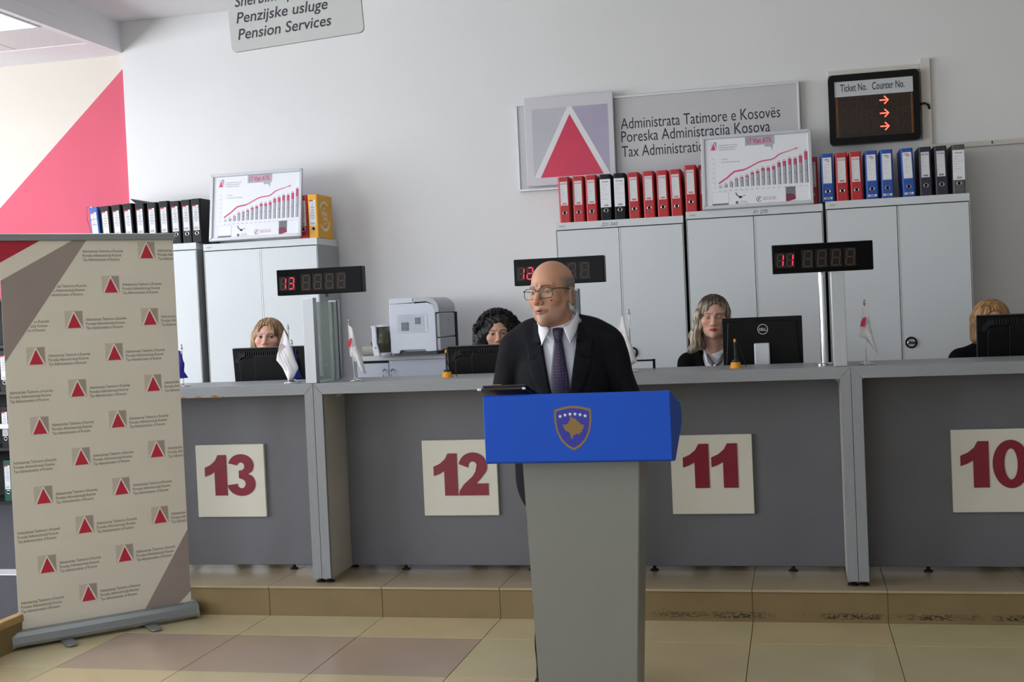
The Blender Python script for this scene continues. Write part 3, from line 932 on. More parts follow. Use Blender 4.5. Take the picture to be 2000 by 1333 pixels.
# ------------------------------------------------------------------ lever-arch binders
BW, BH, BD = 0.078, 0.318, 0.285
_bind = {}
def binder_meshes(kind):
    if kind in _bind: return _bind[kind]
    colour, lab = kind.split('/')
    M = {}
    w = BW / 2
    tmp = []
    # U-shaped cover: slightly bulged spine and two boards
    prof = []
    cov = bmesh.new()
    sp = [(-w, 0.010), (-w + 0.003, 0.003), (-w + 0.010, 0.0), (w - 0.010, 0.0), (w - 0.003, 0.003), (w, 0.010), (w, BD), (w - 0.003, BD), (w - 0.003, 0.012), (-w + 0.003, 0.012), (-w + 0.003, BD), (-w, BD)]
    a = [cov.verts.new((p[0], p[1], 0)) for p in sp]; b = [cov.verts.new((p[0], p[1], BH)) for p in sp]
    n = len(sp)
    for i in range(n):
        j = (i + 1) % n
        cov.faces.new((a[i], a[j], b[j], b[i]))
    cov.faces.new(a[::-1]); cov.faces.new(b)
    bmesh.ops.recalc_face_normals(cov, faces=cov.faces[:])
    M['cover'] = ('binder_' + colour, cov)
    M['pages'] = ('page_block', bx(-w + 0.012, w - 0.014, 0.03, BD - 0.012, 0.004, BH - 0.012))
    rz = 0.068
    M['finger_ring'] = ('chrome', xf(lathe([(0.0105, 0), (0.015, 0), (0.0155, 0.0012), (0.013, 0.0022), (0.0105, 0.0012)], 20), T(0, 0, rz) @ RX(PI / 2)))
    M['finger_hole'] = ('gap_black', xf(cyl(0.0108, 0, 0.0006, 20), T(0, 0, rz) @ RX(PI / 2)))
    f = Flat()
    rnd = random.Random(hash(kind) % 1000 if False else len(kind) * 7)
    if lab == 'std':
        l0, l1, z0, z1 = -0.0255, 0.0255, 0.120, 0.285; ink = 'ink_red' if colour == 'red' else 'ink_black'
        f.rect(l0, l1, z0, z1, 'paper_label', 1)
        f.text('EXO-LINE', 0, z1 - 0.020, 0.0125, ink, 2, bold=0.02, align='C', width=0.042)
        f.line([(l0 + 0.004, z1 - 0.006), (l1 - 0.004, z1 - 0.006)], 0.0012, ink, 2)
        for k in range(6):
            z = z1 - 0.036 - 0.015 * k
            f.rect(l0 + 0.004, l0 + 0.014 + rnd.random() * 0.024, z, z + 0.0022, 'ink_lightgrey', 2)
        for k in range(2): f.rect(l0 + 0.004, l0 + 0.012, z0 + 0.03 + k * 0.014, z0 + 0.032 + k * 0.014, 'ink_grey', 2)
        for k in range(9): f.rect(-0.014 + k * 0.0034, -0.014 + k * 0.0034 + 0.002, z0 + 0.006, z0 + 0.018, ink, 2)
    elif lab == 'wide':
        l0, l1, z0, z1 = -0.0375, 0.0375, 0.090, 0.284
        f.rect(l0 + 0.001, l1 - 0.001, z0, z1, 'paper_white', 1)
        f.text('EXO-LINE', 0, z1 - 0.022, 0.0105, 'ink_black', 2, bold=0.02, align='C', width=0.042)
        for k in range(7):
            z = z1 - 0.042 - 0.016 * k
            f.rect(l0 + 0.008, l0 + 0.02 + rnd.random() * 0.045, z, z + 0.0018, 'ink_lightgrey', 2)
        for k in range(9): f.rect(-0.012 + k * 0.0034, -0.012 + k * 0.0034 + 0.002, z0 + 0.008, z0 + 0.020, 'ink_grey', 2)
    elif lab == 'office':
        l0, l1, z0, z1 = -0.028, 0.028, 0.122, 0.292
        f.rect(l0, l1, z0, z1, 'paper_white', 1)
        f.text('Office', 0.000, z1 - 0.018, 0.014, 'ink_red', 2, shear=0.3, bold=0.02, align='C', width=0.030)
        f.text('Line', 0.006, z1 - 0.028, 0.012, 'ink_black', 2, shear=0.3, bold=0.02, align='C', width=0.020)
        f.line([(l0 + 0.007, z1 - 0.018), (l0 + 0.014, z1 - 0.012)], 0.0015, 'ink_black', 2)
        for k in range(6):
            z = z1 - 0.05 - 0.016 * k
            f.rect(l0 + 0.008, l0 + 0.02 + rnd.random() * 0.028, z, z + 0.0018, 'ink_lightgrey', 2)
        f.line([(l0, z0 - 0.004), (l1, z0 - 0.004)], 0.0012, 'ink_lightgrey', 1)
        f2 = Flat(); f2.rect(l0, l1, 0.016, 0.030, 'paper_label', 1)
        for k in range(10): f2.rect(-0.014 + k * 0.0030, -0.014 + k * 0.0030 + 0.0018, 0.018, 0.028, 'ink_black', 2)
    else:   # handwritten archive label
        l0, l1, z0, z1 = -0.026, 0.022, 0.090, 0.278
        f.rect(l0, l1, z0, z1, 'paper_label', 1)
        f.rect(l0, l0 + 0.030, z1 - 0.010, z1, 'ink_red', 2)
        f.rect(l0, l1, z1 - 0.020, z1 - 0.018, 'ink_grey', 2)
        ink = 'ink_blue' if colour == 'blue' else ('ink_black' if colour == 'yellow' else 'ink_grey')
        words_ = {'yellow': ['13', '504', 'AK', 'FSM', 'DSZ', '523'], 'blue': ['3', 'ARKIV', 'E', 'FDN'], 'purple': ['46', '64A', '4R', 'FDN', '593']}.get(colour, ['14', '504', 'AR', 'FDN', '523'])
        for k, wd in enumerate(words_):
            f.text(wd, (l0 + l1) / 2, z1 - 0.040 - 0.020 * k, 0.019, ink, 2, shear=0.15, align='C')
        for k in range(5): f.rect(l0, l1, z1 - 0.045 - 0.020 * k, z1 - 0.0445 - 0.020 * k, 'ink_lightgrey', 2)
        for k in range(10): f.rect(-0.018 + k * 0.0030, -0.018 + k * 0.0030 + 0.0018, z0 + 0.008, z0 + 0.026, 'ink_lightgrey', 2)
    out = {}
    for k, (m, b) in M.items():
        me = bpy.data.meshes.new(k); b.to_mesh(me); b.free(); me.materials.append(MATS[m]); out[k] = me
    out['spine_label'] = f.mesh('spine_label')
    if lab == 'office': out['barcode_sticker'] = f2.mesh('barcode_sticker')
    _bind[kind] = out
    return out

def binder(kind, x, y, z, label, group, lean=0.0, rotz=0.0, tall=1.0, flap=0.0):
    M = binder_meshes(kind)
    t = thing('lever_arch_binder', label, 'binder', (x, y, z), rotz, group)
    t.rotation_euler = (0, lean, rotz)
    for k in M:
        o = obj(k, M[k], None, t)
        if k == 'cover' and tall != 1.0: o.scale = (1, 1, tall)
    if flap:
        obj('loose_flap', prism([(-0.03, BH), (-0.075 * flap, BH + 0.042 * flap), (-0.072 * flap, BH + 0.044 * flap), (0.075, BH + 0.004), (0.075, BH)], 0.01, 0.26), 'binder_black', t)
    return t

# left-hand row (on the cabinet behind the banner)
zl = 2.099
g = 'dark binders on the left cabinet'
lx = [-5.158, -5.060, -4.966, -4.872, -4.776, -4.678, -4.580, -4.486, -4.398, -4.318]
binder('blue/hand', lx[0], 8.46, zl, 'blue binder with handwritten label at the left end of the black binders', g, lean=-0.075)
names = ['second', 'third', 'fourth', 'fifth', 'sixth', 'seventh', 'eighth', 'ninth', 'tenth']
lean_ = [-0.05, -0.045, -0.04, -0.02, -0.015, -0.015, -0.02, -0.012, -0.01]
for k in range(9):
    lb = 'black binder on the left cabinet, %s in the row counted from the blue one' % names[k]
    if k == 8: lb = 'black binder right beside the left framed chart'
    if k == 3: lb = 'black binder with its cover flap sticking up, on the left cabinet'
    binder('black/hand', lx[k + 1], 8.445, zl + (0.0 if k < 6 else 0.002), lb, g, lean=lean_[k], flap=1.0 if k == 3 else 0.0, tall=1.0 + 0.012 * (k % 3))
zr = 2.081
g2 = 'binders beside the left framed chart'
binder('red/hand', -3.480, 8.47, zr, 'red binder half hidden behind the left framed chart', g2)
yb = binder('yellow/hand', -3.396, 8.455, zr, 'yellow binder with white ring print on its side', g2)
f = Flat()
f.ring(0.13, 0.165, 0.095, 0.108, 'banner_white', 1, 18, math.radians(50), math.radians(150))
f.ring(0.13, 0.165, 0.095, 0.112, 'banner_white', 1, 18, math.radians(-140), math.radians(-20))
f.ring(0.13, 0.165, 0.055, 0.060, 'banner_white', 1, 14, math.radians(70), math.radians(180))
f.ring(0.13, 0.165, 0.055, 0.060, 'banner_white', 1, 14, math.radians(-110), math.radians(0))
f.text('Office', 0.13, 0.170, 0.042, 'banner_white', 1, bold=0.03, align='C', shear=0.1)
f.text('Line', 0.135, 0.135, 0.042, 'banner_white', 1, bold=0.03, align='C', shear=0.1)
f.build('side_print', yb, (BW / 2, 0, 0), (0, 0, PI / 2))

# right-hand rows
g3 = 'binders on the right cabinets'
kinds = ['red/std'] * 3 + ['black/wide'] * 2 + ['red/std'] * 5
xs_ = [-1.528, -1.431, -1.338, -1.240, -1.142, -1.043, -0.940, -0.846, -0.752, -0.655]
red_lb = ['red binder at the left end of the right-hand cabinets', 'red binder second from the left end of the right-hand cabinets',
          'red binder immediately left of the two black and white binders', 'black binder with wide white label, left one of the pair',
          'black binder with wide white label, right one of the pair', 'red binder immediately right of the two black and white binders',
          'red binder second to the right of the black and white pair', 'red binder third to the right of the black and white pair',
          'red binder fourth to the right of the black and white pair', 'red binder just left of the right framed chart']
for k in range(10):
    binder(kinds[k], xs_[k], 8.45 + 0.006 * (k % 2), 2.081 + (0.023 if k == 9 else 0), red_lb[k], g3, lean=(-0.012, 0, -0.004, 0, 0, -0.012, -0.006, -0.008, -0.022, -0.004)[k])
binder('red/std', -0.565, 8.50, 2.104, 'red binder mostly hidden behind the left edge of the right framed chart', g3)
binder('red/std', 0.148, 8.50, 2.104, 'red binder mostly hidden behind the right edge of the right framed chart', g3)
rk = [('blue/office', 0.247, 'blue binder just right of the right framed chart'), ('red/std', 0.340, 'red binder between a blue and a red one, right of the framed chart'),
      ('red/std', 0.432, 'red binder immediately left of two blue binders'), ('blue/office', 0.530, 'blue binder immediately right of a red one'),
      ('blue/office', 0.627, 'blue binder left of the gap in the row'), ('blue/office', 0.762, 'blue binder right of the gap in the row'),
      ('purple/std', 0.868, 'dark purple binder beside a blue one'), ('purple/std', 0.966, 'dark purple binder beside the mottled grey one'),
      ('grey/wide', 1.072, 'mottled grey binder at the right end of the row')]
for k, (kd, x, lb) in enumerate(rk):
    binder(kd, x, 8.45, 2.115, lb, g3, lean=(0, -0.004, -0.012, -0.006, -0.004, -0.03, -0.008, -0.012, 0.004)[k])

# ------------------------------------------------------------------ framed charts
def framed_chart(x, y, z, label, tilt):
    t = thing('framed_chart', label, 'framed poster', (x, y, z), 0, 'framed bar charts on the cabinets')
    t.rotation_euler = (-tilt, 0, 0)
    W, H, B = 0.730, 0.512, 0.025
    for pts in ([(-W / 2, 0), (W / 2, 0), (W / 2 - B, B), (-W / 2 + B, B)], [(-W / 2, H), (-W / 2 + B, H - B), (W / 2 - B, H - B), (W / 2, H)],
                [(-W / 2, 0), (-W / 2 + B, B), (-W / 2 + B, H - B), (-W / 2, H)], [(W / 2, 0), (W / 2, H), (W / 2 - B, H - B), (W / 2 - B, B)]):
        obj('frame_bar', prism(pts, -0.012, 0.012, 0.004), 'alu_white', t)
    obj('sheet', bx(-W / 2 + B - 0.004, W / 2 - B + 0.004, 0.0, 0.006, B - 0.004, H - B + 0.004), 'paper_white', t)
    f = Flat()
    u0, v0 = -W / 2, 0.0
    def U(a): return u0 + a * W          # fractions of the frame
    def V(b): return (1 - b) * H
    # emblem
    def em(a0, a1, b0, b1):
        f.rect(U(a0), U(a1), V(b1), V(b0), 'logo_lilac', 1)
        f.poly([(U(a0), V(b0)), (U((a0 + a1) / 2), V(b0)), (U(a0), V(b1))], 'logo_white', 2)
        f.poly([(U(a0) - 0.004, V(b1)), (U((a0 + a1) / 2), V(b0) + 0.002), (U(a1) + 0.002, V(b1))], 'paper_white', 3)
        f.poly([(U(a0) + 0.003, V(b1) + 0.001), (U((a0 + a1) / 2), V(b0) - 0.008), (U(a1) - 0.006, V(b1) + 0.001)], 'ink_pink', 4)
    em(0.085, 0.145, 0.085, 0.20)
    for k, s in enumerate(SIGN3): f.text(s, U(0.165), V(0.145 + 0.030 * k), 0.0135, 'ink_grey', 1, width=0.125 - 0.008 * k)
    f.rect(U(0.405), U(0.672), V(0.165), V(0.045), 'ink_lightgrey', 1)
    f.poly([(U(0.58), V(0.165)), (U(0.66), V(0.165)), (U(0.655), V(0.20)), (U(0.648), V(0.255)), (U(0.635), V(0.20)), (U(0.58), V(0.195))], 'ink_lightgrey', 1)
    f.text('17 Vjet ATK', U(0.425), V(0.138), 0.050, 'ink_pink', 2, bold=0.02, width=0.165)
    # axes and legend
    for k in range(7): f.text(str(600 - 100 * k), U(0.118), V(0.32 + 0.066 * k), 0.010, 'ink_lightgrey', 1, align='R')
    f.line([(U(0.125), V(0.31)), (U(0.125), V(0.73))], 0.001, 'ink_lightgrey', 1)
    f.text('Tatimet', U(0.185), V(0.335), 0.013, 'ink_grey', 1); f.text('Kontributet Pensionale', U(0.185), V(0.375), 0.013, 'ink_grey', 1)
    f.rect(U(0.168), U(0.172), V(0.332), V(0.326), 'ink_lightgrey', 1); f.rect(U(0.168), U(0.172), V(0.372), V(0.366), 'ink_pink', 1)
    # bars
    hs = [0.02, 0.045, 0.075, 0.115, 0.13, 0.15, 0.185, 0.20, 0.235, 0.235, 0.25, 0.295, 0.31, 0.335, 0.335, 0.365, 0.42]
    for k, hh in enumerate(hs):
        a = 0.155 + 0.0485 * k; base = 0.715
        w_ = 0.024
        pk = hh * (0.08 + 0.012 * k) if k > 1 else 0
        f.rect(U(a), U(a + w_), V(base), V(base - hh + pk), 'ink_lightgrey', 1)
        f.rect(U(a), U(a + w_), V(base - hh + pk), V(base - hh), 'ink_pink', 1) if k > 1 else None
        f.rect(U(a + w_), U(a + w_ + 0.005), V(base), V(base - hh), 'ink_black' if k > 0 else 'ink_grey', 1)
        if k > 3: f.rect(U(a + 0.004), U(a + w_ - 0.004), V(base - (hh - pk) * 0.55), V(base - (hh - pk) * 0.55 - 0.008), 'ink_grey', 2)
        f.text(str(2000 + k), U(a - 0.002), V(base + 0.045), 0.0085, 'ink_grey', 1)
        f.rect(U(a + 0.004), U(a + w_), V(base - hh - 0.012), V(base - hh - 0.019), 'ink_grey', 1)
    rib = [(0.155, 0.655), (0.19, 0.62), (0.23, 0.585), (0.27, 0.535), (0.30, 0.505), (0.34, 0.495), (0.38, 0.49), (0.42, 0.470), (0.47, 0.435), (0.52, 0.40), (0.56, 0.385), (0.60, 0.38), (0.64, 0.375), (0.67, 0.355), (0.705, 0.315), (0.74, 0.295), (0.80, 0.275), (0.855, 0.25)]
    f.line([(U(a), V(b)) for a, b in rib], [0.010] * 3 + [0.011] * 4 + [0.008] * 8 + [0.006, 0.005, 0.004], 'ink_pink', 3)
    f.poly([(U(0.852), V(0.243)), (U(0.885), V(0.235)), (U(0.856), V(0.263))], 'ink_pink', 3)
    f.build('chart_print', t, (0, 0.0, 0)); f = Flat()
    # lower row: rounded badge, headset, id pill, telephone, brochure (mascot left out)
    f.poly([(U(0.165) + p[0], V(0.865) + p[1]) for p in rrect(0.112, 0.098, 0.014)], 'ink_lightgrey', 1)
    f.poly([(U(0.165) + p[0], V(0.865) + p[1]) for p in rrect(0.109, 0.095, 0.013)], 'paper_white', 2)
    f.poly([(U(0.165) - 0.0545, V(0.925)), (U(0.165) + 0.0545, V(0.925)), (U(0.165) + 0.050, V(0.957)), (U(0.165) - 0.050, V(0.957))], 'ink_grey', 3)
    f.build('badge_print', t, (0, 0.0, 0)); f = Flat()
    f.line([(U(0.305), V(0.79)), (U(0.315), V(0.82)), (U(0.335), V(0.845))], 0.006, 'ink_black', 1); f.disc(U(0.348), V(0.853), 0.012, 'ink_black', 1, ry=0.008); f.line([(U(0.37), V(0.845)), (U(0.39), V(0.83))], 0.004, 'ink_black', 1)
    f.ring(U(0.35), V(0.80), 0.026, 0.027, 'ink_lightgrey', 1, 14, 0, PI)
    f.build('headset_print', t, (0, 0.0, 0)); f = Flat()
    f.disc(U(0.315), V(0.925), 0.012, 'ink_lightgrey', 1); f.disc(U(0.315), V(0.918), 0.004, 'ink_black', 2); f.disc(U(0.315), V(0.935), 0.007, 'ink_black', 2, a0=0, a1=PI)
    f.text('ON LINE', U(0.345), V(0.920), 0.011, 'ink_pale_pink', 1, bold=0.02); f.text('08 170 600', U(0.345), V(0.942), 0.011, 'ink_lightgrey', 1)
    f.build('contact_print', t, (0, 0.0, 0)); f = Flat()
    f.ring(U(0.515), V(0.895), 0.016, 0.019, 'ink_black', 1, 20, math.radians(30), math.radians(330))
    f.line([(U(0.507), V(0.915)), (U(0.510), V(0.895)), (U(0.523), V(0.878))], [0.007, 0.004, 0.007], 'ink_black', 1)
    f.rect(U(0.548), U(0.665), V(0.873), V(0.868), 'ink_lightgrey', 1); f.text('0800-80-800', U(0.548), V(0.912), 0.024, 'ink_pale_pink', 1, width=0.088)
    f.build('telephone_print', t, (0, 0.0, 0)); f = Flat()
    f.rect(U(0.755), U(0.842), V(0.875), V(0.755), 'ink_grey', 1)
    f.poly([(U(0.755), V(0.957)), (U(0.842), V(0.925)), (U(0.842), V(0.885)), (U(0.825), V(0.86)), (U(0.795), V(0.845)), (U(0.755), V(0.855))], 'binder_maroon', 2)
    f.build('brochure_print', t, (0, 0.0, 0))
    # back strut
    obj('back_strut', bx(-0.02, 0.02, 0.012, 0.018, 0.01, 0.25), 'plastic_dark', t)
    return t
mat('binder_maroon', (130, 50, 74), 0.5)
framed_chart(-3.838, 8.405, 2.095, 'silver framed bar chart poster on the left cabinet beside the yellow binder', 0.17)
framed_chart(-0.212, 8.405, 2.106, 'silver framed bar chart poster on the right cabinets among the red binders', 0.17)
# ------------------------------------------------------------------ wall sign
def emblem(f, u0, u1, v0, v1, layer=1, red='logo_red', lg='logo_grey', dk='logo_lilac', wh='logo_white', bar=0.09):
    """grey square with a red triangle outlined in white"""
    w = u1 - u0; h = v1 - v0; um = u0 + 0.5 * w
    f.rect(u0, um, v0, v1, lg, layer)
    f.rect(um, u1, v0, v1, dk, layer)
    f.poly([(u0 + 0.00 * w, v0), (um - 0.03 * w, v1), (um + 0.03 * w, v1), (u1, v0)], wh, layer + 1)
    f.poly([(u0 + bar * w, v0), (um, v1 - bar * 1.1 * w), (u1 - bar * w, v0)], red, layer + 2)

t = thing('logo_sign', 'square wall sign with a crimson triangle in a lilac frame', 'sign', (-1.530, WB, 2.70))
obj('panel', bx(-0.325, 0.325, -0.088, -0.064, -0.320, 0.320, 0.004), 'logo_panel', t)
obj('stand_off', bx(-0.25, 0.25, -0.063, -0.0495, -0.25, 0.25), 'plastic_dark', t)
f = Flat()
emblem(f, -0.270, 0.285, -0.262, 0.235, bar=0.085)
f.build('emblem_print', t, (0, -0.088, 0))
t = thing('name_board', 'long silver wall board with three lines of agency name', 'sign', (-0.93, WB, 2.66))
obj('board', bx(-0.99, 1.01, -0.040, -0.001, -0.295, 0.318, 0.002), 'sign_panel', t)
for a, b, c, d in ((-1.0, 1.02, 0.314, 0.330), (-1.0, 1.02, -0.307, -0.291), (-1.0, -0.985, -0.291, 0.314), (1.005, 1.02, -0.291, 0.314)):
    obj('frame_strip', bx(a, b, -0.048, -0.001, c, d, 0.002), 'alu_white', t)
f = Flat()
for k, s in enumerate(SIGN3):
    f.text(s, -0.232, 2.752 - 2.66 - 0.094 * k - (0.012 if k == 2 else 0), 0.113, 'ink_black', 1, width=(1.118, 1.045, 0.985)[k])
f.build('lettering', t, (0, -0.040, 0))

# ------------------------------------------------------------------ ticket display
t = thing('ticket_display', 'black wall display reading Ticket No. and Counter No. with red arrows', 'display', (0.582, WB, 2.762))
obj('mount', bx(-0.25, 0.25, -0.03, -0.001, -0.2, 0.2), 'plastic_dark', t)
obj('housing', join(ring_prism(rrect(0.596, 0.478, 0.03), rrect(0.518, 0.385, 0.004), -0.085, -0.03), prism(rrect(0.596, 0.478, 0.03), -0.045, -0.030)), 'plastic_black', t)
sc = obj('screen', bx(-0.262, 0.262, -0.078, -0.07, -0.196, 0.196), 'plastic_gloss', t)
f = Flat()
f.rect(-0.258, 0.258, 0.088, 0.192, 'hang_sign', 1)
f.text('Ticket No.', -0.218, 0.123, 0.072, 'ink_black', 2, bold=0.008, width=0.176)
f.text('Counter No.', -0.008, 0.123, 0.072, 'ink_black', 2, bold=0.008, width=0.212)
f.build('title_strip', sc, (0, -0.078, 0))
f = Flat(); lit = Flat()
f.rect(-0.258, 0.258, -0.192, 0.087, 'led_board', 1)
f.rect(-0.250, -0.238, -0.188, 0.080, 'led_band', 2); f.rect(0.240, 0.252, -0.188, 0.080, 'led_band', 2)
for r in range(3):
    v = 0.012 - 0.089 * r
    for u in (-0.222, -0.155, -0.088, -0.020, 0.116, 0.184):
        for k in 'abcdefg': f.poly([(u + a, v + b) for a, b in seg_poly(k, 0.038, 0.066, 0.0036, 0.10)], 'led_off_dark', 3)
    c = (0.066, v + 0.034)
    lit.line([(c[0] - 0.028, c[1]), (c[0] + 0.026, c[1])], 0.008, 'led_arrow', 4)
    lit.line([(c[0] + 0.002, c[1] + 0.026), (c[0] + 0.028, c[1]), (c[0] + 0.002, c[1] - 0.026)], 0.008, 'led_arrow', 5)
f.build('unlit_segments', sc, (0, -0.078, 0)); lit.build('lit_arrows', sc, (0, -0.078, 0))
obj('cable', tube([(0.295, -0.06, -0.0), (0.33, -0.06, 0.006), (0.355, -0.045, -0.004), (0.365, -0.03, -0.03)], 0.008, 8), 'rubber_black', t, smooth=True)
obj('cable_tail', tube([(0.365, -0.03, -0.03), (0.36, -0.02, -0.055), (0.345, -0.01, -0.075)], 0.0025, 6), 'trunking', t, smooth=True)

# ------------------------------------------------------------------ hanging sign
t = thing('hanging_sign', 'grey hanging sign ending in Pension Services, tilted, under the ceiling', 'sign', (-2.05, 5.0, 2.86))
t.rotation_euler = (0, -0.055, 0)
W2, H2 = 0.612, 0.40
obj('panel', prism(rrect(W2, H2, 0.022, 5, 0, 0.02), -0.006, 0.006, 0.001), 'hang_sign', t)
f = Flat()
for k, s in enumerate(('Sh\u00ebrbime pensionale', 'Penzijske usluge', 'Pension Services')):
    f.text(s, -0.270 + 0.000, 0.014 - 0.0715 * k, 0.066, 'ink_sign', 1, bold=0.012, shear=0.22, width=(0.50, 0.425, 0.435)[k])
f.build('lettering', t, (0, -0.006, 0))
for sx in (-0.22, 0.22):
    obj('hanging_wire', tube([(sx, 0, 0.21), (sx * 0.9, 0, ZC - 2.86 + 0.012 * (1 if sx > 0 else -1))], 0.0015, 6), 'chrome', t)

# ------------------------------------------------------------------ roll-up banner
ba = math.radians(45.92)
t = thing('rollup_banner', 'cream roll-up banner printed with red triangle logos, in an aluminium base', 'banner', (-3.640, 5.060, 0), ba)
sheet = obj('banner_sheet', bx(0.035, 0.862, -0.0008, 0.0008, 0.070, 1.925), 'banner_cream', t)
obj('top_rail', bx(0.030, 0.872, -0.012, 0.012, 1.918, 1.952, 0.003), 'banner_alu', t)
obj('base_housing', xf(prism_x([(-0.055, 0.016), (-0.060, 0.03), (-0.052, 0.062), (-0.030, 0.078), (-0.006, 0.084), (0.006, 0.084), (0.030, 0.078), (0.052, 0.062), (0.060, 0.03), (0.055, 0.016)], 0.004, 0.870), T(0, 0, 0)), 'banner_alu', t)
for a, b in ((-0.010, 0.0035), (0.8705, 0.884)):
    obj('end_cap', prism_x([(-0.058, 0.012), (-0.064, 0.03), (-0.055, 0.066), (-0.030, 0.082), (0.0, 0.088), (0.030, 0.082), (0.055, 0.066), (0.064, 0.03), (0.058, 0.012)], a, b, 0.001), 'banner_alu', t)
for u in (0.235, 0.635):
    obj('foot', xf(prism(rrect(0.052, 0.34, 0.02), -0.004, 0.004), T(u, 0, 0.010) @ RX(PI / 2)), 'banner_alu', t)
obj('support_pole', cyl(0.011, 0.08, 1.92, 12), 'banner_alu', t, (0.45, 0.035, 0))
f = Flat()
UL, UR, VB, VT = 0.0352, 0.8618, 0.072, 1.919
f.poly([(UL, VT), (0.222, VT), (UL, 1.815)], 'banner_red', 1)
f.build('corner_print', sheet, (0, -0.0008, 0)); f = Flat()
f.poly([(0.372, VT), (0.437, VT), (UL, 1.345), (UL, 1.732)], 'banner_grey', 1)
f.build('corner_print', sheet, (0, -0.0008, 0)); f = Flat()
f.poly([(UR, 0.452), (UR, 0.135), (0.787, VB), (0.622, VB)], 'banner_grey', 1)
f.build('corner_print', sheet, (0, -0.0008, 0))
def clip_edges(fl, du, dv, left=True, right=True):
    fl.clip((UL + 0.004 - du, 0), (-1, 0)); fl.clip((UR - 0.004 - du, 0), (1, 0)); fl.clip((0, VB + 0.003 - dv), (0, -1))
def cut_diag(fl, du, dv):
    # the lettering stops at the grey wedges
    a = Vector((0.437 - UL, VT - 1.345)); fl.clip((0.437 + 0.006 - du, VT - dv), (-a.y, a.x))
    a = Vector((UR - 0.622, 0.452 - VB)); fl.clip((UR - 0.004 - du, 0.452 - dv), (a.y, -a.x))
lib = {}
def logo_at(u, v):
    fl = Flat()
    if UL < u < UR:
        emblem(fl, -0.040, 0.040, -0.040, 0.040, 1, 'banner_logo_red', 'banner_logo_light', 'banner_logo_grey', 'banner_white', 0.10)
        for a, b, c, d in ((-0.043, 0.043, 0.040, 0.043), (-0.043, 0.043, -0.043, -0.040), (-0.043, -0.040, -0.040, 0.040), (0.040, 0.043, -0.040, 0.040)):
            fl.rect(a, b, c, d, 'banner_logo_light', 1)
    for k, s in enumerate(SIGN3):
        fl.text(s, 0.056, -0.009 - 0.0205 * k, 0.0205, 'banner_ink', 1, width=(0.195, 0.186, 0.176)[k], res=2)
    full = u + 0.26 < UR and u > UL and v > 0.12 and not (v > 1.3 and u < 0.45) and not (v < 0.5 and u > 0.4)
    if full:
        if 'full' not in lib: lib['full'] = fl.mesh('logo_print')
        else: fl.bm.free()
        obj('logo_print', lib['full'], None, sheet, (u, -0.0008, v))
    else:
        clip_edges(fl, u, v); cut_diag(fl, u, v)
        fl.build('logo_print', sheet, (u, -0.0008, v))
for k in range(12):
    v = 1.868 - 0.1658 * k
    for c in range(0, 5):
        if (c + k) % 2: continue
        u = 0.176 + 0.1835 * (c - 1) + 0.0
        if u + 0.25 < UL or u > UR: continue
        if k == 11 or (k == 10 and c == 4): continue
        # positions swallowed by the upper wedge keep only their lettering
        if v > 1.3 and u - 0.043 < UL + (v + 0.04 - 1.345) * (0.437 - UL) / (VT - 1.345):
            fl = Flat()
            for q, s in enumerate(SIGN3):
                fl.text(s, 0.056, -0.009 - 0.0205 * q, 0.0205, 'banner_ink', 1, width=(0.195, 0.186, 0.176)[q], res=2)
            clip_edges(fl, u, v); cut_diag(fl, u, v)
            fl.build('logo_print', sheet, (u, -0.0008, v))
            continue
        logo_at(u, v)
# ------------------------------------------------------------------ podium
PX, PYF = -0.7175, 4.0
t = thing('podium', 'grey tapered podium with a blue lectern box bearing a shield emblem', 'podium', (PX, PYF, 0))
BWH = 0.3135
prof = [(0.0, 0.978), (0.0, 1.198), (0.012, 1.2035), (0.36, 1.125), (0.38, 1.10), (0.38, 1.062), (0.10, 0.962), (0.012, 0.972)]
obj('lectern_box', prism_x(prof, -BWH, BWH, 0.002), 'podium_blue', t)
obj('reading_lip', bx(-BWH + 0.004, BWH - 0.004, 0.345, 0.372, 1.118, 1.142, 0.003), 'podium_blue', t)
bm = bmesh.new()
def ring4(xa, xb, ya, yb, z): return [bm.verts.new(p) for p in ((xa, ya, z), (xb, ya, z), (xb, yb, z), (xa, yb, z))]
r0 = ring4(-0.179, 0.148, 0.09, 0.27, 0.02); r1 = ring4(-0.2055, 0.197, 0.08, 0.30, 0.985)
for i in range(4):
    j = (i + 1) % 4
    bm.faces.new((r0[i], r0[j], r1[j], r1[i]))
bm.faces.new(r0[::-1]); bm.faces.new(r1)
bmesh.ops.bevel(bm, geom=bm.edges[:], offset=0.003, segments=2, affect='EDGES')
obj('column', bm, 'podium_grey', t)
obj('base_plate', bx(-0.22, 0.23, 0.02, 0.36, 0, 0.022, 0.003), 'podium_grey', t)
# shield emblem
f = Flat()
def shield(sc):
    top = [(-0.062 + 0.124 * i / 10, 0.058 + 0.012 * math.sin(PI * i / 10)) for i in range(11)]
    right = [(0.062, 0.058), (0.0625, 0.02), (0.056, -0.015), (0.042, -0.045), (0.022, -0.066), (0.0, -0.078)]
    left = [(-x, z) for x, z in right[::-1]]
    pts = top + right[1:] + left[1:-1]
    return [(x * sc, z * sc) for x, z in pts]
f.poly(shield(1.0), 'emblem_gold', 1); f.poly(shield(0.89), 'emblem_blue', 2)
for k in range(6):
    cx = -0.042 + 0.0168 * k; cz = 0.0335 + 0.0095 * math.sin(PI * (k + 0.5) / 6)
    f.poly([(cx + (0.0072 if i % 2 == 0 else 0.0030) * math.sin(PI * i / 5), cz + (0.0072 if i % 2 == 0 else 0.0030) * math.cos(PI * i / 5)) for i in range(10)], 'emblem_white', 3)
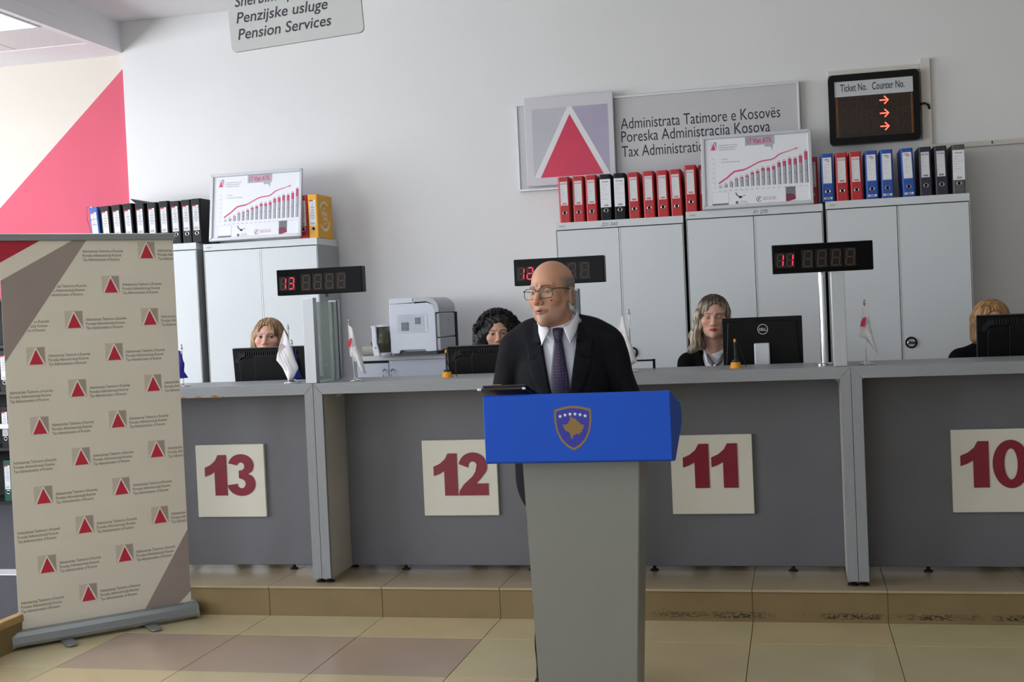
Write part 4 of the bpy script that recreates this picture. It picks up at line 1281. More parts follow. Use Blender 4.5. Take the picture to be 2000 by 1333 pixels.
kos = [(0.93, 0.44), (0.98, 0.41), (1.0, 0.455), (1.06, 0.46), (1.10, 0.52), (1.16, 0.56), (1.17, 0.595), (1.26, 0.615), (1.235, 0.69), (1.19, 0.74), (1.215, 0.77), (1.15, 0.795), (1.14, 0.84), (1.085, 0.805), (1.05, 0.83), (0.99, 0.85), (0.99, 0.91), (0.935, 0.925), (0.945, 0.87), (0.91, 0.78), (0.83, 0.735), (0.79, 0.68), (0.755, 0.60), (0.82, 0.60), (0.895, 0.57), (0.90, 0.53), (0.94, 0.49)]
f.poly([((a - 1.0) * 0.146, -(b - 0.655) * 0.146) for a, b in kos], 'emblem_gold', 3)
f.build('shield_emblem', t, (-0.010, 0.0, 1.092))

# flat black folder and tray lying on the podium edge
t = thing('leather_folder', 'black leather folder with metal corners on the podium left edge', 'folder', (-0.965, 4.115, 1.199), 0.04)
t.rotation_euler = (-0.20, 0, 0.02)
obj('lower_board', bx(-0.085, 0.075, -0.11, 0.11, 0.0, 0.007, 0.002), 'leather_black', t)
obj('upper_board', xf(bx(-0.072, 0.078, -0.105, 0.105, 0.011, 0.018, 0.002), RY(-0.01)), 'leather_black', t)
obj('page_stack', bx(-0.066, 0.070, -0.10, 0.10, 0.007, 0.011), 'plastic_dark', t)
for sx, sy in ((-0.080, -0.105), (0.072, -0.104)):
    obj('metal_corner', bx(sx - 0.006, sx + 0.006, sy - 0.007, sy + 0.005, -0.0005, 0.0075, 0.001), 'chrome', t)
obj('copper_tab', bx(-0.036, -0.006, -0.106, -0.09, 0.018, 0.0195), 'copper', t)

# ------------------------------------------------------------------ monitors
def monitor(x0, x1, ztop, Y, label, dell=False, tilt=0.06, rotz=0.0):
    cx = (x0 + x1) / 2; w = (x1 - x0) / 2; hgt = 0.335 if not dell else 0.285
    zt = S + 0.73
    t = thing('computer_monitor', label, 'monitor', (cx, Y, zt), rotz, 'computer monitors on the desks')
    z1 = ztop - zt; z0 = z1 - hgt; zc = (z0 + z1) / 2
    P = T(0, 0, z1) @ RX(tilt) @ T(0, 0, -z1)
    if dell:
        obj('rear_shell', xf(prism_x([(0.0, z0), (-0.0, z1), (0.012, z1), (0.012, z0)], -w, w, 0.003), P), 'plastic_black', t)
        obj('raised_back', xf(prism([(-w + 0.012, z0 + 0.01), (w - 0.012, z0 + 0.01), (w - 0.03, z1 - 0.02), (-w + 0.03, z1 - 0.02)], -0.014, 0.0, 0.004), P), 'plastic_black', t)
        f = Flat(); f.ring(0.004, z1 - 0.062, 0.0235, 0.0265, 'paper_white', 1, 28); f.text('DELL', 0.004, z1 - 0.0695, 0.0205, 'paper_white', 1, bold=0.02, align='C', width=0.037)
        o = f.build('round_badge', t, (0, -0.0145, 0)); o.matrix_local = P @ T(0, -0.0145, 0)
        obj('stand_column', bx(-0.042, 0.036, -0.055, -0.030, 0.012, z1 - 0.132, 0.006, 2), 'alu_white', t)
        obj('stand_hinge', bx(-0.03, 0.024, -0.031, 0.004, z1 - 0.20, z1 - 0.15), 'plastic_black', t)
    else:
        obj('rear_shell', xf(prism_x([(0.002, z0), (0.002, z1 - 0.002), (0.03, z1), (0.03, z0)], -w, w, 0.003), P), 'plastic_black', t)
        obj('bezel_edge', xf(bx(-w, w, 0.0, 0.03, z1 - 0.001, z1 + 0.004, 0.001), P), 'plastic_dark', t)
        obj('raised_back', xf(prism(rrect(2 * w - 0.09, hgt - 0.075, 0.03, 6, 0, zc - 0.018), -0.022, 0.002, 0.004), P), 'plastic_black', t)
        obj('vent_housing', xf(prism(rrect(0.19, hgt - 0.06, 0.02, 5, 0.02, zc - 0.005), -0.036, -0.020, 0.003), P), 'plastic_black', t)
        rib = None
        for k in range(26):
            u = -w + 0.05 + (2 * w - 0.10) * k / 25
            if rib is None: rib = obj('vent_rib', xf(bx(-0.002, 0.002, -0.006, 0.002, -0.012, 0.012), RX(tilt)), 'plastic_dark', t, (u, 0.0, z1 - 0.030)); continue
            obj('vent_rib', rib.data, None, t, (u, 0.0, z1 - 0.030))
        for k in range(10):
            a = math.radians(95 + 80 * k / 9)
            obj('vent_rib', rib.data, None, t, (-w + 0.075 + 0.045 * math.cos(a), 0.0, z1 - 0.075 + 0.045 * math.sin(a)), (0, -(a - PI / 2), 0))
        obj('stand_column', bx(-0.05, 0.05, -0.03, -0.012, 0.012, z0 + 0.12, 0.004), 'plastic_black', t)
    obj('screen_glass', xf(bx(-w + 0.012, w - 0.012, 0.0302 if not dell else 0.0122, 0.0315 if not dell else 0.0135, z0 + 0.012, z1 - 0.012), P), 'plastic_gloss', t)
    obj('stand_foot', bx(-0.12, 0.12, -0.09, 0.09, 0, 0.012, 0.004), 'plastic_black', t)
    return t
monitor(-3.105, -2.668, 1.336, 6.42, 'black computer monitor hiding the mouth of the long haired blond woman', tilt=0.10)
monitor(-1.843, -1.41, 1.302, 6.42, 'black computer monitor in front of the curly haired woman', tilt=0.10)
monitor(-0.368, 0.036, 1.396, 6.45, 'black monitor with a round white badge and silver stand column', dell=True, tilt=0.05)
monitor(0.874, 1.31, 1.355, 6.42, 'black computer monitor cut by the right picture edge', tilt=0.10)

# ------------------------------------------------------------------ table flags
def flag(x, y, label, shape, top, prints, blue=False, lean=0.0):
    """shape: outline of the hanging cloth in local (u, v), v measured up from the counter top"""
    t = thing('table_flag', label, 'flag', (x, y, PZ1), 0, 'small table flags on the counters')
    obj('base', lathe([(0, 0), (0.038, 0), (0.038, 0.003), (0.030, 0.007), (0.016, 0.010), (0.008, 0.016), (0, 0.016)], 28), 'chrome', t, smooth=True)
    obj('staff', tube([(0, 0, 0.012), (lean, 0, top)], 0.0028, 10), 'chrome', t)
    obj('finial', lathe([(0, 0), (0.005, 0.002), (0.006, 0.010), (0.003, 0.018), (0.0045, 0.024), (0, 0.030)], 12), 'chrome', t, (lean, 0, top))
    # cloth: gridded outline with soft folds
    L, R = shape
    n, m = 22, 8
    bm = bmesh.new(); G = []
    def interp(C, s):
        s *= (len(C) - 1); i = min(int(s), len(C) - 2); q = s - i
        return (C[i][0] * (1 - q) + C[i + 1][0] * q, C[i][1] * (1 - q) + C[i + 1][1] * q)
    for i in range(n + 1):
        a, b = interp(L, i / n), interp(R, i / n)
        row = []
        for j in range(m + 1):
            q = j / m
            fold = -0.010 + 0.010 * math.sin(q * 5.0 + i * 0.12) * min(1, i / 6)
            row.append(bm.verts.new((a[0] + (b[0] - a[0]) * q, fold, a[1] + (b[1] - a[1]) * q)))
        G.append(row)
    for i in range(n):
        for j in range(m):
            bm.faces.new((G[i][j], G[i][j + 1], G[i + 1][j + 1], G[i + 1][j]))
    bmesh.ops.recalc_face_normals(bm, faces=bm.faces[:])
    c = obj('cloth', bm, 'flag_blue' if blue else 'flag_white', t, smooth=True)
    so = c.modifiers.new('thick', 'SOLIDIFY'); so.thickness = 0.0012
    if prints:
        f = Flat()
        for pts, m_ in prints.get('poly', []): f.poly(pts, m_, 1)
        if 'text' in prints:
            u, v, rot, sc = prints['text']
            fl = Flat()
            for k, s in enumerate(SIGN3): fl.text(s, 0, -0.016 * k, 0.013, 'ink_grey', 1, width=0.120 - 0.008 * k, res=2)
            fl.build('lettering', c, (u, -0.0245, v), (0, rot, 0)).scale = (sc, 1, sc)
        f.build('emblem_print', c, (0, -0.0235, 0))
    return t
k_ = 1 / 353.0
# px offsets (from the base centre, up positive) turned into metres for each cloth
flag(-2.548, 5.93, 'white table flag draped in front of the leftmost monitor',
     ([(-0.020, 0.275), (-0.045, 0.215), (-0.068, 0.150), (-0.074, 0.120), (-0.042, 0.080), (-0.020, 0.030), (-0.008, 0.004)], [(-0.018, 0.275), (0.004, 0.230), (0.022, 0.170), (0.036, 0.115), (0.050, 0.078), (0.020, 0.028), (0.000, 0.006)]), 0.275,
     {'poly': [([(-0.052, 0.170), (-0.060, 0.150), (-0.034, 0.203), (-0.028, 0.205)], 'flag_print_red'), ([(-0.026, 0.206), (-0.008, 0.190), (-0.048, 0.155)], 'flag_print_grey')], 'text': (-0.024, 0.166, 1.15, 0.95)})
flag(-2.196, 5.93, 'white table flag beside the printer cupboard and the kettle',
     ([(-.021, .286), (-.021, .21), (-.022, .125), (0.0, .120), (.012, .105), (.019, .075), (.045, .045)], [(-.018, .286), (.002, .272), (.012, .24), (.019, .211), (.026, .17), (.046, .109), (.061, .034)]), 0.286,
     {'poly': [([(-0.021, 0.176), (-0.006, 0.174), (0.002, 0.222), (-0.012, 0.214), (-0.020, 0.198)], 'flag_print_red'), ([(0.000, 0.174), (0.018, 0.188), (0.008, 0.222)], 'flag_print_grey')], 'text': (0.010, 0.172, 1.0, 0.30)}, lean=-0.02)
flag(-0.780, 5.93, 'white table flag just right of the bald speaker',
     ([(-0.036, 0.275), (-0.064, 0.215), (-0.074, 0.180), (-0.054, 0.130), (-0.050, 0.090), (-0.036, 0.056), (-0.022, 0.020)], [(-0.032, 0.275), (-0.016, 0.220), (-0.002, 0.160), (0.016, 0.110), (0.024, 0.070), (0.032, 0.050), (-0.015, 0.024)]), 0.278,
     {'poly': [([(-0.062, 0.192), (-0.052, 0.208), (-0.042, 0.188), (-0.056, 0.180)], 'flag_print_grey'), ([(-0.070, 0.192), (-0.064, 0.206), (-0.062, 0.200)], 'flag_print_red')]})
flag(0.318, 5.93, 'white table flag with red emblem right of the chrome display pole',
     ([(-0.008, 0.275), (-0.014, 0.225), (-0.024, 0.165), (-0.030, 0.130), (-0.004, 0.120), (0.018, 0.095), (0.032, 0.070)], [(-0.004, 0.276), (0.012, 0.245), (0.020, 0.205), (0.026, 0.160), (0.036, 0.110), (0.044, 0.080), (0.052, 0.048)]), 0.275,
     {'poly': [([(-0.024, 0.178), (-0.004, 0.176), (0.004, 0.222), (-0.010, 0.216), (-0.020, 0.200)], 'flag_print_red'), ([(0.002, 0.176), (0.020, 0.196), (0.008, 0.224)], 'flag_print_grey')], 'text': (0.010, 0.176, 1.0, 0.30)})
flag(-2.575, 6.03, 'blue table flag peeking out behind the leftmost white flag',
     ([(-0.002, 0.190), (-0.010, 0.120), (-0.022, 0.060), (-0.034, 0.012)], [(0.004, 0.190), (0.030, 0.120), (0.036, 0.060), (0.050, 0.018)]), 0.195, None, True)
flag(-3.155, 5.93, 'blue table flag half hidden by the right edge of the banner',
     ([(-0.10, 0.190), (-0.09, 0.140), (-0.08, 0.080), (-0.06, 0.040)], [(-0.004, 0.190), (0.020, 0.120), (0.010, 0.080), (0.030, 0.045)]), 0.195, None, True)

# ------------------------------------------------------------------ desk pens in orange holders
def desk_pen(x, y, label):
    t = thing('desk_pen', label, 'pen holder', (x, y, PZ1), 0, 'desk pens in orange holders')
    obj('holder', lathe([(0, 0), (0.028, 0), (0.028, 0.004), (0.021, 0.028), (0, 0.028)], 20), 'pen_orange', t)
    obj('collar', lathe([(0, 0.028), (0.018, 0.028), (0.014, 0.040), (0, 0.040)], 20), 'plastic_dark', t)
    obj('pen', tube([(0, 0, 0.038), (0.0, 0, 0.125)], 0.0055, 12), 'plastic_dark', t)
    obj('pen_cap', cyl(0.0058, 0.125, 0.140, 12, 0.005), 'pen_orange', t)
    obj('cord', tube([(0.012, 0, 0.036), (0.006, -0.004, 0.09), (0.008, 0, 0.138), (0.026, 0.004, 0.09), (0.045, 0.006, 0.02), (0.05, 0.0, 0.003)], 0.002, 6), 'rubber_black', t)
desk_pen(-1.724, 5.985, 'desk pen in an orange holder left of the speaker')
desk_pen(-0.284, 5.985, 'desk pen in an orange holder before the badge monitor')

# thin black wire stand behind the speaker
t = thing('wire_stand', 'thin black wire document stand right of the speaker', 'stand', (-0.775, 6.20, PZ1))
obj('rail', tube([(-0.08, 0, 0.042), (0.076, 0, 0.042)], 0.0045, 8), 'plastic_black', t)
obj('leg', bx(0.070, 0.082, -0.006, 0.006, 0, 0.048), 'plastic_black', t)
obj('leg', bx(-0.084, -0.072, -0.006, 0.006, 0, 0.048), 'plastic_black', t)

# ------------------------------------------------------------------ low cupboard, printer, kettle, paper roll
t = thing('low_cupboard', 'low grey cupboard with bow handles under the laser printer', 'cupboard', (-2.42, 8.30, S))
obj('body', bx(-0.64, 0.64, 0.02, 0.52, 0, 1.02), 'cupboard', t)
obj('top_board', bx(-0.66, 0.66, -0.005, 0.53, 1.022, 1.058, 0.002), 'cupboard_top', t)
d1 = obj('door', bx(-0.632, -0.398, 0.0, 0.019, 0.06, 1.004, 0.0015), 'cupboard', t)
d2 = obj('door', bx(-0.394, 0.120, 0.0, 0.019, 0.06, 1.020, 0.0015), 'cupboard', t)
d3 = obj('door', bx(0.124, 0.632, 0.0, 0.019, 0.06, 1.020, 0.0015), 'cupboard', t)
for d, x in ((d1, -0.432), (d2, -0.372), (d3, 0.600)):
    obj('handle', tube([(x, 0.0, 0.96), (x, -0.022, 0.955), (x, -0.026, 0.90), (x, -0.022, 0.845), (x, 0.0, 0.84)], 0.005, 8), 'chrome', d, smooth=True)
obj('shadow_slot', bx(-0.632, -0.398, 0.012, 0.0195, 1.005, 1.020), 'gap_black', t)
CZ = S + 1.058

t = thing('laser_printer', 'white laser printer with side vent grilles on the low cupboard', 'printer', (-2.585, 8.20, CZ))
# seen from its left flank: flank at -y, front face turned to +x
f_ = [(-0.175, 0.012), (-0.165, 0.0), (-0.115, 0.0), (-0.105, 0.022), (0.075, 0.022), (0.085, 0.008), (0.158, 0.010), (0.158, 0.290), (0.135, 0.345), (0.095, 0.362), (-0.172, 0.352), (-0.178, 0.30)]
obj('flank_shell', prism([(x, z + 0.012) for x, z in f_], 0.0, 0.03, 0.004), 'printer_white', t)
obj('core', bx(-0.165, 0.160, 0.03, 0.42, 0.02, 0.345), 'printer_white', t)
obj('foot_frame', bx(-0.16, 0.155, 0.015, 0.42, 0.0, 0.025), 'printer_dark', t)
obj('top_lid', prism_x([(0.0, 0.355), (0.0, 0.398), (0.42, 0.398), (0.42, 0.345)], -0.176, 0.0, 0.005), 'printer_white', t)
pts = [(0.002, 0.355), (0.002, 0.398), (0.10, 0.398)] + [(0.10 + 0.085 * math.sin(math.radians(a)), 0.318 + 0.080 * math.cos(math.radians(a))) for a in (15, 30, 45, 60, 75, 90)] + [(0.185, 0.29), (0.155, 0.29), (0.150, 0.32), (0.135, 0.345), (0.10, 0.358)]
obj('curved_hood', prism(pts, 0.0, 0.42, 0.003), 'printer_grey', t)
obj('front_door', bx(0.158, 0.185, 0.012, 0.40, 0.115, 0.285, 0.008, 2), 'printer_grey', t)
obj('paper_tray', bx(0.158, 0.186, 0.010, 0.40, 0.025, 0.110, 0.006, 2), 'printer_grey', t)
obj('tray_handle', bx(0.186, 0.192, 0.06, 0.35, 0.018, 0.034, 0.002), 'printer_dark', t)
obj('latch', bx(0.150, 0.172, 0.004, 0.07, 0.282, 0.292, 0.003), 'printer_dark', t)
obj('far_flank', prism([(x + 0.02, z) for x, z in ((-0.17, 0.0), (0.175, 0.0), (0.175, 0.29), (-0.17, 0.29))], 0.421, 0.44, 0.004), 'printer_dark', t)
f = Flat()
f.poly([(p[0] - 0.012, p[1] + 0.22) for p in rrect(0.226, 0.130, 0.010)], 'printer_grey', 1)
f.poly([(p[0] - 0.012, p[1] + 0.22) for p in rrect(0.220, 0.124, 0.009)], 'printer_white', 2)
f.line([(-0.172, 0.355 + 0.006), (0.005, 0.365)], 0.0018, 'ink_grey', 1)
f.build('vent_frame', t, (0, -0.0005, 0))
sl = None
for k in range(15):
    z = 0.166 + 0.0078 * k
    if sl is None: sl = obj('vent_slat', xf(bx(-0.105, 0.085, -0.002, 0.0, -0.0022, 0.0022), RY(0.03)), 'printer_grey', t, (-0.010, -0.001, z))
    else: obj('vent_slat', sl.data, None, t, (-0.010, -0.001, z))
for (a, b, c, d) in ((-0.090, -0.038, 0.172, 0.228), (0.010, 0.048, 0.214, 0.258)):
    obj('vent_opening', bx(a, b, -0.0035, -0.0005, c, d), 'printer_dark', t)
    for q in range(1, 4):
        u = a + (b - a) * q / 4
        obj('vent_bar', bx(u - 0.0014, u + 0.0014, -0.0045, -0.0034, c, d), 'printer_grey', t)
    for q in range(1, 6):
        v = c + (d - c) * q / 6
        obj('vent_bar', bx(a, b, -0.0045, -0.0034, v - 0.0012, v + 0.0012), 'printer_grey', t)
f = Flat(); f.text('hp', 0.21, 0.226, 0.026, 'ink_grey', 1, bold=0.02, shear=0.2); f.build('maker_mark', t, (0.1853, 0, 0), (0, 0, PI / 2))

t = thing('electric_kettle', 'white kettle with smoky glass wall left of the printer', 'kettle', (-2.832, 8.235, CZ))
obj('base', lathe([(0, 0), (0.064, 0), (0.064, 0.016), (0.055, 0.024), (0, 0.024)], 32), 'kettle_white', t, smooth=False)
obj('glass_body', lathe([(0, 0.024), (0.056, 0.024), (0.060, 0.09), (0.054, 0.205), (0.0, 0.205)], 32), 'kettle_smoke', t, smooth=True)
obj('lid', lathe([(0, 0.205), (0.056, 0.205), (0.052, 0.214), (0.02, 0.220), (0, 0.221)], 32), 'kettle_white', t)
obj('handle_spine', xf(prism([(-0.030, 0.0), (0.014, 0.0), (0.006, 0.05), (-0.004, 0.085), (-0.008, 0.20), (-0.012, 0.214), (-0.042, 0.214), (-0.050, 0.208), (-0.038, 0.195), (-0.040, 0.10), (-0.036, 0.04)], -0.075, -0.045, 0.004), T(-0.012, 0, 0.0)), 'kettle_white', t)
obj('switch', xf(cyl(0.006, 0, 0.004, 16), T(-0.030, -0.075, 0.062) @ RX(PI / 2)), 'chrome', t)
obj('power_cord', tube([(-0.045, 0.03, 0.015), (-0.085, 0.05, 0.05), (-0.105, 0.06, 0.09), (-0.085, 0.06, 0.115), (-0.045, 0.05, 0.118)], 0.004, 8), 'rubber_black', t, smooth=True)
obj('thin_cable', tube([(-0.05, 0.07, 0.09), (-0.075, 0.08, 0.085), (-0.088, 0.08, 0.065), (-0.085, 0.08, 0.035)], 0.0028, 8), 'trunking', t, smooth=True)

t = thing('paper_roll', 'grey paper roll lying on the low cupboard behind the flag', 'paper roll', (-2.94, 8.36, CZ), 0.0)
obj('roll', xf(cyl(0.034, -0.085, 0.12, 28), T(0, 0, 0.034) @ RZ(0.35) @ RY(PI / 2)), 'roll_paper', t, smooth=False)
obj('core', xf(cyl(0.012, -0.088, -0.084, 16), T(0, 0, 0.034) @ RZ(0.35) @ RY(PI / 2)), 'chipboard', t)

# metal tube standing left of the binders
t = thing('metal_tube', 'narrow ribbed metal tube with a wire at the left end of the binders', 'tube', (-5.285, 8.62, 2.098))
obj('tube_body', cyl(0.016, 0, 0.34, 16), 'aluminium', t)
for k in range(3): obj('band', cyl(0.0166, 0.14 + 0.022 * k, 0.15 + 0.022 * k, 16), 'plastic_dark', t)
obj('wire', tube([(0.0, -0.016, 0.34), (-0.03, -0.02, 0.34), (-0.036, -0.02, 0.25), (-0.012, -0.02, 0.15), (-0.004, -0.018, 0.02)], 0.0015, 6), 'plastic_dark', t)

# ------------------------------------------------------------------ dark shelf with binders at the far left
t = thing('bookshelf', 'dark open bookshelf with binders at the left edge behind the banner', 'bookshelf', (-6.05, 8.42, S))
for x in (-0.62, 0.60): obj('side_board', bx(x, x + 0.02, 0, 0.38, 0, 1.60), 'shelf_black', t)
obj('back_board', bx(-0.60, 0.60, 0.36, 0.38, 0, 1.60), 'shelf_black', t)
for z in (0.0, 0.42, 0.86, 1.22, 1.58): obj('shelf', bx(-0.60, 0.60, 0.0, 0.36, z, z + 0.022), 'shelf_black', t)
obj('steel_rail', bx(-0.62, 0.62, -0.03, -0.01, 0.595, 0.632, 0.002), 'alu_white', t)
g4 = 'binders in the dark bookshelf'
for k, (kd, x, z, lb) in enumerate((('green/hand', -6.052, S + 0.022, 'green binder on the low shelf at the left picture edge'),
        ('orange/hand', -5.955, S + 0.022, 'orange binder on the low shelf at the banner edge'),
        ('purple/hand', -5.958, S + 0.442, 'purple binder on the middle shelf at the banner edge'),
        ('black/hand', -6.05, S + 0.442, 'black binder on the middle shelf at the left picture edge'),
        ('black/hand', -6.035, S + 0.882, 'black binder on the upper shelf at the left picture edge'),
        ('black/hand', -5.94, S + 0.882, 'black binder on the upper shelf behind the banner edge'))):
    binder(kd, x, 8.47, z, lb, g4)

# ------------------------------------------------------------------ office chairs behind the counters
def office_chair(x, y, label, rotz=0.0, proto=[None]):
    if proto[0] is None:
        t = thing('office_chair', label, 'chair', (x, y, S), rotz, 'black office chairs behind the counters')
        obj('seat', prism(rrect(0.46, 0.07, 0.03, 4, 0, 0.45), -0.23, 0.22, 0.008), 'chair_fabric', t)
        obj('backrest', xf(prism(rrect(0.40, 0.44, 0.09, 6, 0, 0.76), -0.025, 0.025, 0.01), T(0, 0.235, 0) @ RX(-0.08)), 'chair_fabric', t)
        obj('back_bar', tube([(0, 0.14, 0.41), (0, 0.27, 0.42), (0, 0.30, 0.55), (0, 0.28, 0.72)], 0.018, 10), 'plastic_dark', t)
        obj('gas_column', cyl(0.03, 0.10, 0.42, 16), 'plastic_dark', t)
        for k in range(5):
            a = 2 * PI * k / 5
            leg = obj('base_arm', tube([(0, 0, 0.11), (0.28 * math.cos(a), 0.28 * math.sin(a), 0.07)], 0.018, 8), 'plastic_dark', t)
            obj('castor', xf(cyl(0.028, -0.014, 0.014, 14), T(0.28 * math.cos(a), 0.28 * math.sin(a), 0.028) @ RY(PI / 2)), 'rubber_black', leg)
        proto[0] = t
        return t
    return dup(proto[0], (x, y, S), rotz, label)
# ------------------------------------------------------------------ implicit-surface modelling for people
def ell(x, y, z, c, r):
    a = (x - c[0]) / r[0]; b = (y - c[1]) / r[1]; d = (z - c[2]) / r[2]
    k0 = np.sqrt(a * a + b * b + d * d) + 1e-9
    a = a / r[0]; b = b / r[1]; d = d / r[2]
    k1 = np.sqrt(a * a + b * b + d * d) + 1e-9
    return k0 * (k0 - 1.0) / k1
def sph(x, y, z, c, r):
    return np.sqrt((x - c[0]) ** 2 + (y - c[1]) ** 2 + (z - c[2]) ** 2) - r
def cap(x, y, z, a, b, ra, rb=None, sq=None):
    rb = ra if rb is None else rb
    bx_, by_, bz_ = b[0] - a[0], b[1] - a[1], b[2] - a[2]
    L2 = bx_ * bx_ + by_ * by_ + bz_ * bz_ + 1e-12
    px, py, pz = x - a[0], y - a[1], z - a[2]
    t = np.clip((px * bx_ + py * by_ + pz * bz_) / L2, 0, 1)
    qx, qy, qz = px - t * bx_, py - t * by_, pz - t * bz_
    if sq: qx, qy, qz = qx / sq[0], qy / sq[1], qz / sq[2]
    return np.sqrt(qx * qx + qy * qy + qz * qz) - (ra + (rb - ra) * t)
def smin(a, b, k):
    h = np.clip(0.5 + 0.5 * (b - a) / k, 0, 1)
    return b * (1 - h) + a * h - k * h * (1 - h)
def smax(a, b, k):
    return -smin(-a, -b, k)

def surface(f, lo, hi, h, B=6):
    lo = np.array(lo, float); hi = np.array(hi, float)
    nb = np.ceil((hi - lo) / (h * B)).astype(int)
    n = nb * B + 1
    # coarse pass at block centres
    cs = [lo[i] + h * B * (np.arange(nb[i]) + 0.5) for i in range(3)]
    X, Y, Z = np.meshgrid(*cs, indexing='ij')
    dc = f(X.ravel(), Y.ravel(), Z.ravel()).reshape(X.shape)
    act = np.abs(dc) < h * B * 0.87 * 1.9 + 0.004
    V = np.repeat(np.repeat(np.repeat(np.where(dc < 0, -1.0, 1.0), B, 0), B, 1), B, 2)
    V = np.pad(V, ((0, 1), (0, 1), (0, 1)), mode='edge').astype(np.float32)
    A = np.repeat(np.repeat(np.repeat(act, B, 0), B, 1), B, 2)
    P = np.zeros(tuple(n), bool)
    for dx in (0, 1):
        for dy in (0, 1):
            for dz in (0, 1):
                P[dx:dx + A.shape[0], dy:dy + A.shape[1], dz:dz + A.shape[2]] |= A
    I = np.nonzero(P)
    V[I] = f(lo[0] + h * I[0], lo[1] + h * I[1], lo[2] + h * I[2])
    V[0], V[-1], V[:, 0], V[:, -1], V[:, :, 0], V[:, :, -1] = 1, 1, 1, 1, 1, 1
    s = V < 0
    corners = [(i, j, k) for i in (0, 1) for j in (0, 1) for k in (0, 1)]
    sh = tuple(n - 1)
    cnt = np.zeros(sh, np.int8)
    for c in corners:
        cnt += s[c[0]:c[0] + sh[0], c[1]:c[1] + sh[1], c[2]:c[2] + sh[2]]
    C = np.nonzero((cnt > 0) & (cnt < 8))
    C = np.stack(C, 1)
    acc = np.zeros((len(C), 3)); num = np.zeros(len(C))
    for a in range(8):
        for b in range(a + 1, 8):
            ca, cb = np.array(corners[a]), np.array(corners[b])
            if np.abs(ca - cb).sum() != 1: continue
            va = V[C[:, 0] + ca[0], C[:, 1] + ca[1], C[:, 2] + ca[2]]; vb = V[C[:, 0] + cb[0], C[:, 1] + cb[1], C[:, 2] + cb[2]]
            m = (va < 0) != (vb < 0)
            t = np.where(m, va / np.where(m, va - vb, 1), 0)
            acc += np.where(m[:, None], ca + (cb - ca) * t[:, None], 0); num += m
    verts = lo + h * (C + acc / num[:, None])
    idx = -np.ones(sh, np.int64); idx[C[:, 0], C[:, 1], C[:, 2]] = np.arange(len(C))
    F = []
    for ax in range(3):
        o1, o2 = (ax + 1) % 3, (ax + 2) % 3
        sl0 = [slice(None)] * 3; sl1 = [slice(None)] * 3
        sl0[ax] = slice(0, -1); sl1[ax] = slice(1, None)
        d = s[tuple(sl0)] != s[tuple(sl1)]
        E = np.stack(np.nonzero(d), 1)
        ok = (E[:, o1] > 0) & (E[:, o2] > 0) & (E[:, o1] < n[o1] - 1) & (E[:, o2] < n[o2] - 1)
        E = E[ok]
        inside = s[E[:, 0], E[:, 1], E[:, 2]]
        q = []
        for u, w in ((-1, -1), (0, -1), (0, 0), (-1, 0)):
            c = E.copy(); c[:, o1] += u; c[:, o2] += w
            q.append(idx[c[:, 0], c[:, 1], c[:, 2]])
        q = np.stack(q, 1)
        q = np.where(inside[:, None], q, q[:, ::-1])
        F.append(q[(q >= 0).all(1)])
    return verts, np.concatenate(F)

def np_mesh(name, verts, faces, m, cols=None, parent=None, loc=None):
    me = bpy.data.meshes.new(name)
    me.vertices.add(len(verts)); me.vertices.foreach_set('co', np.asarray(verts, np.float32).ravel())
    me.loops.add(len(faces) * 4); me.loops.foreach_set('vertex_index', np.asarray(faces, np.int32).ravel())
    me.polygons.add(len(faces)); me.polygons.foreach_set('loop_start', np.arange(0, len(faces) * 4, 4, dtype=np.int32))
    me.polygons.foreach_set('use_smooth', np.ones(len(faces), bool))
    me.update(calc_edges=True)
    me.validate()
    if cols is not None:
        at = me.color_attributes.new('tone', 'FLOAT_COLOR', 'POINT')
        c4 = np.ones((len(verts), 4), np.float32); c4[:, :3] = cols
        at.data.foreach_set('color', c4.ravel())
    me.materials.append(MATS[m])
    o = bpy.data.objects.new(name, me); COL.objects.link(o)
    if parent: o.parent = parent
    if loc: o.location = loc
    return o

def apply(M, v):
    A = np.array(M)[:3, :3]; b = np.array(M)[:3, 3]
    return v @ A.T + b

def ss(a, b, x):
    t = np.clip((x - a) / (b - a), 0, 1)
    return t * t * (3 - 2 * t)

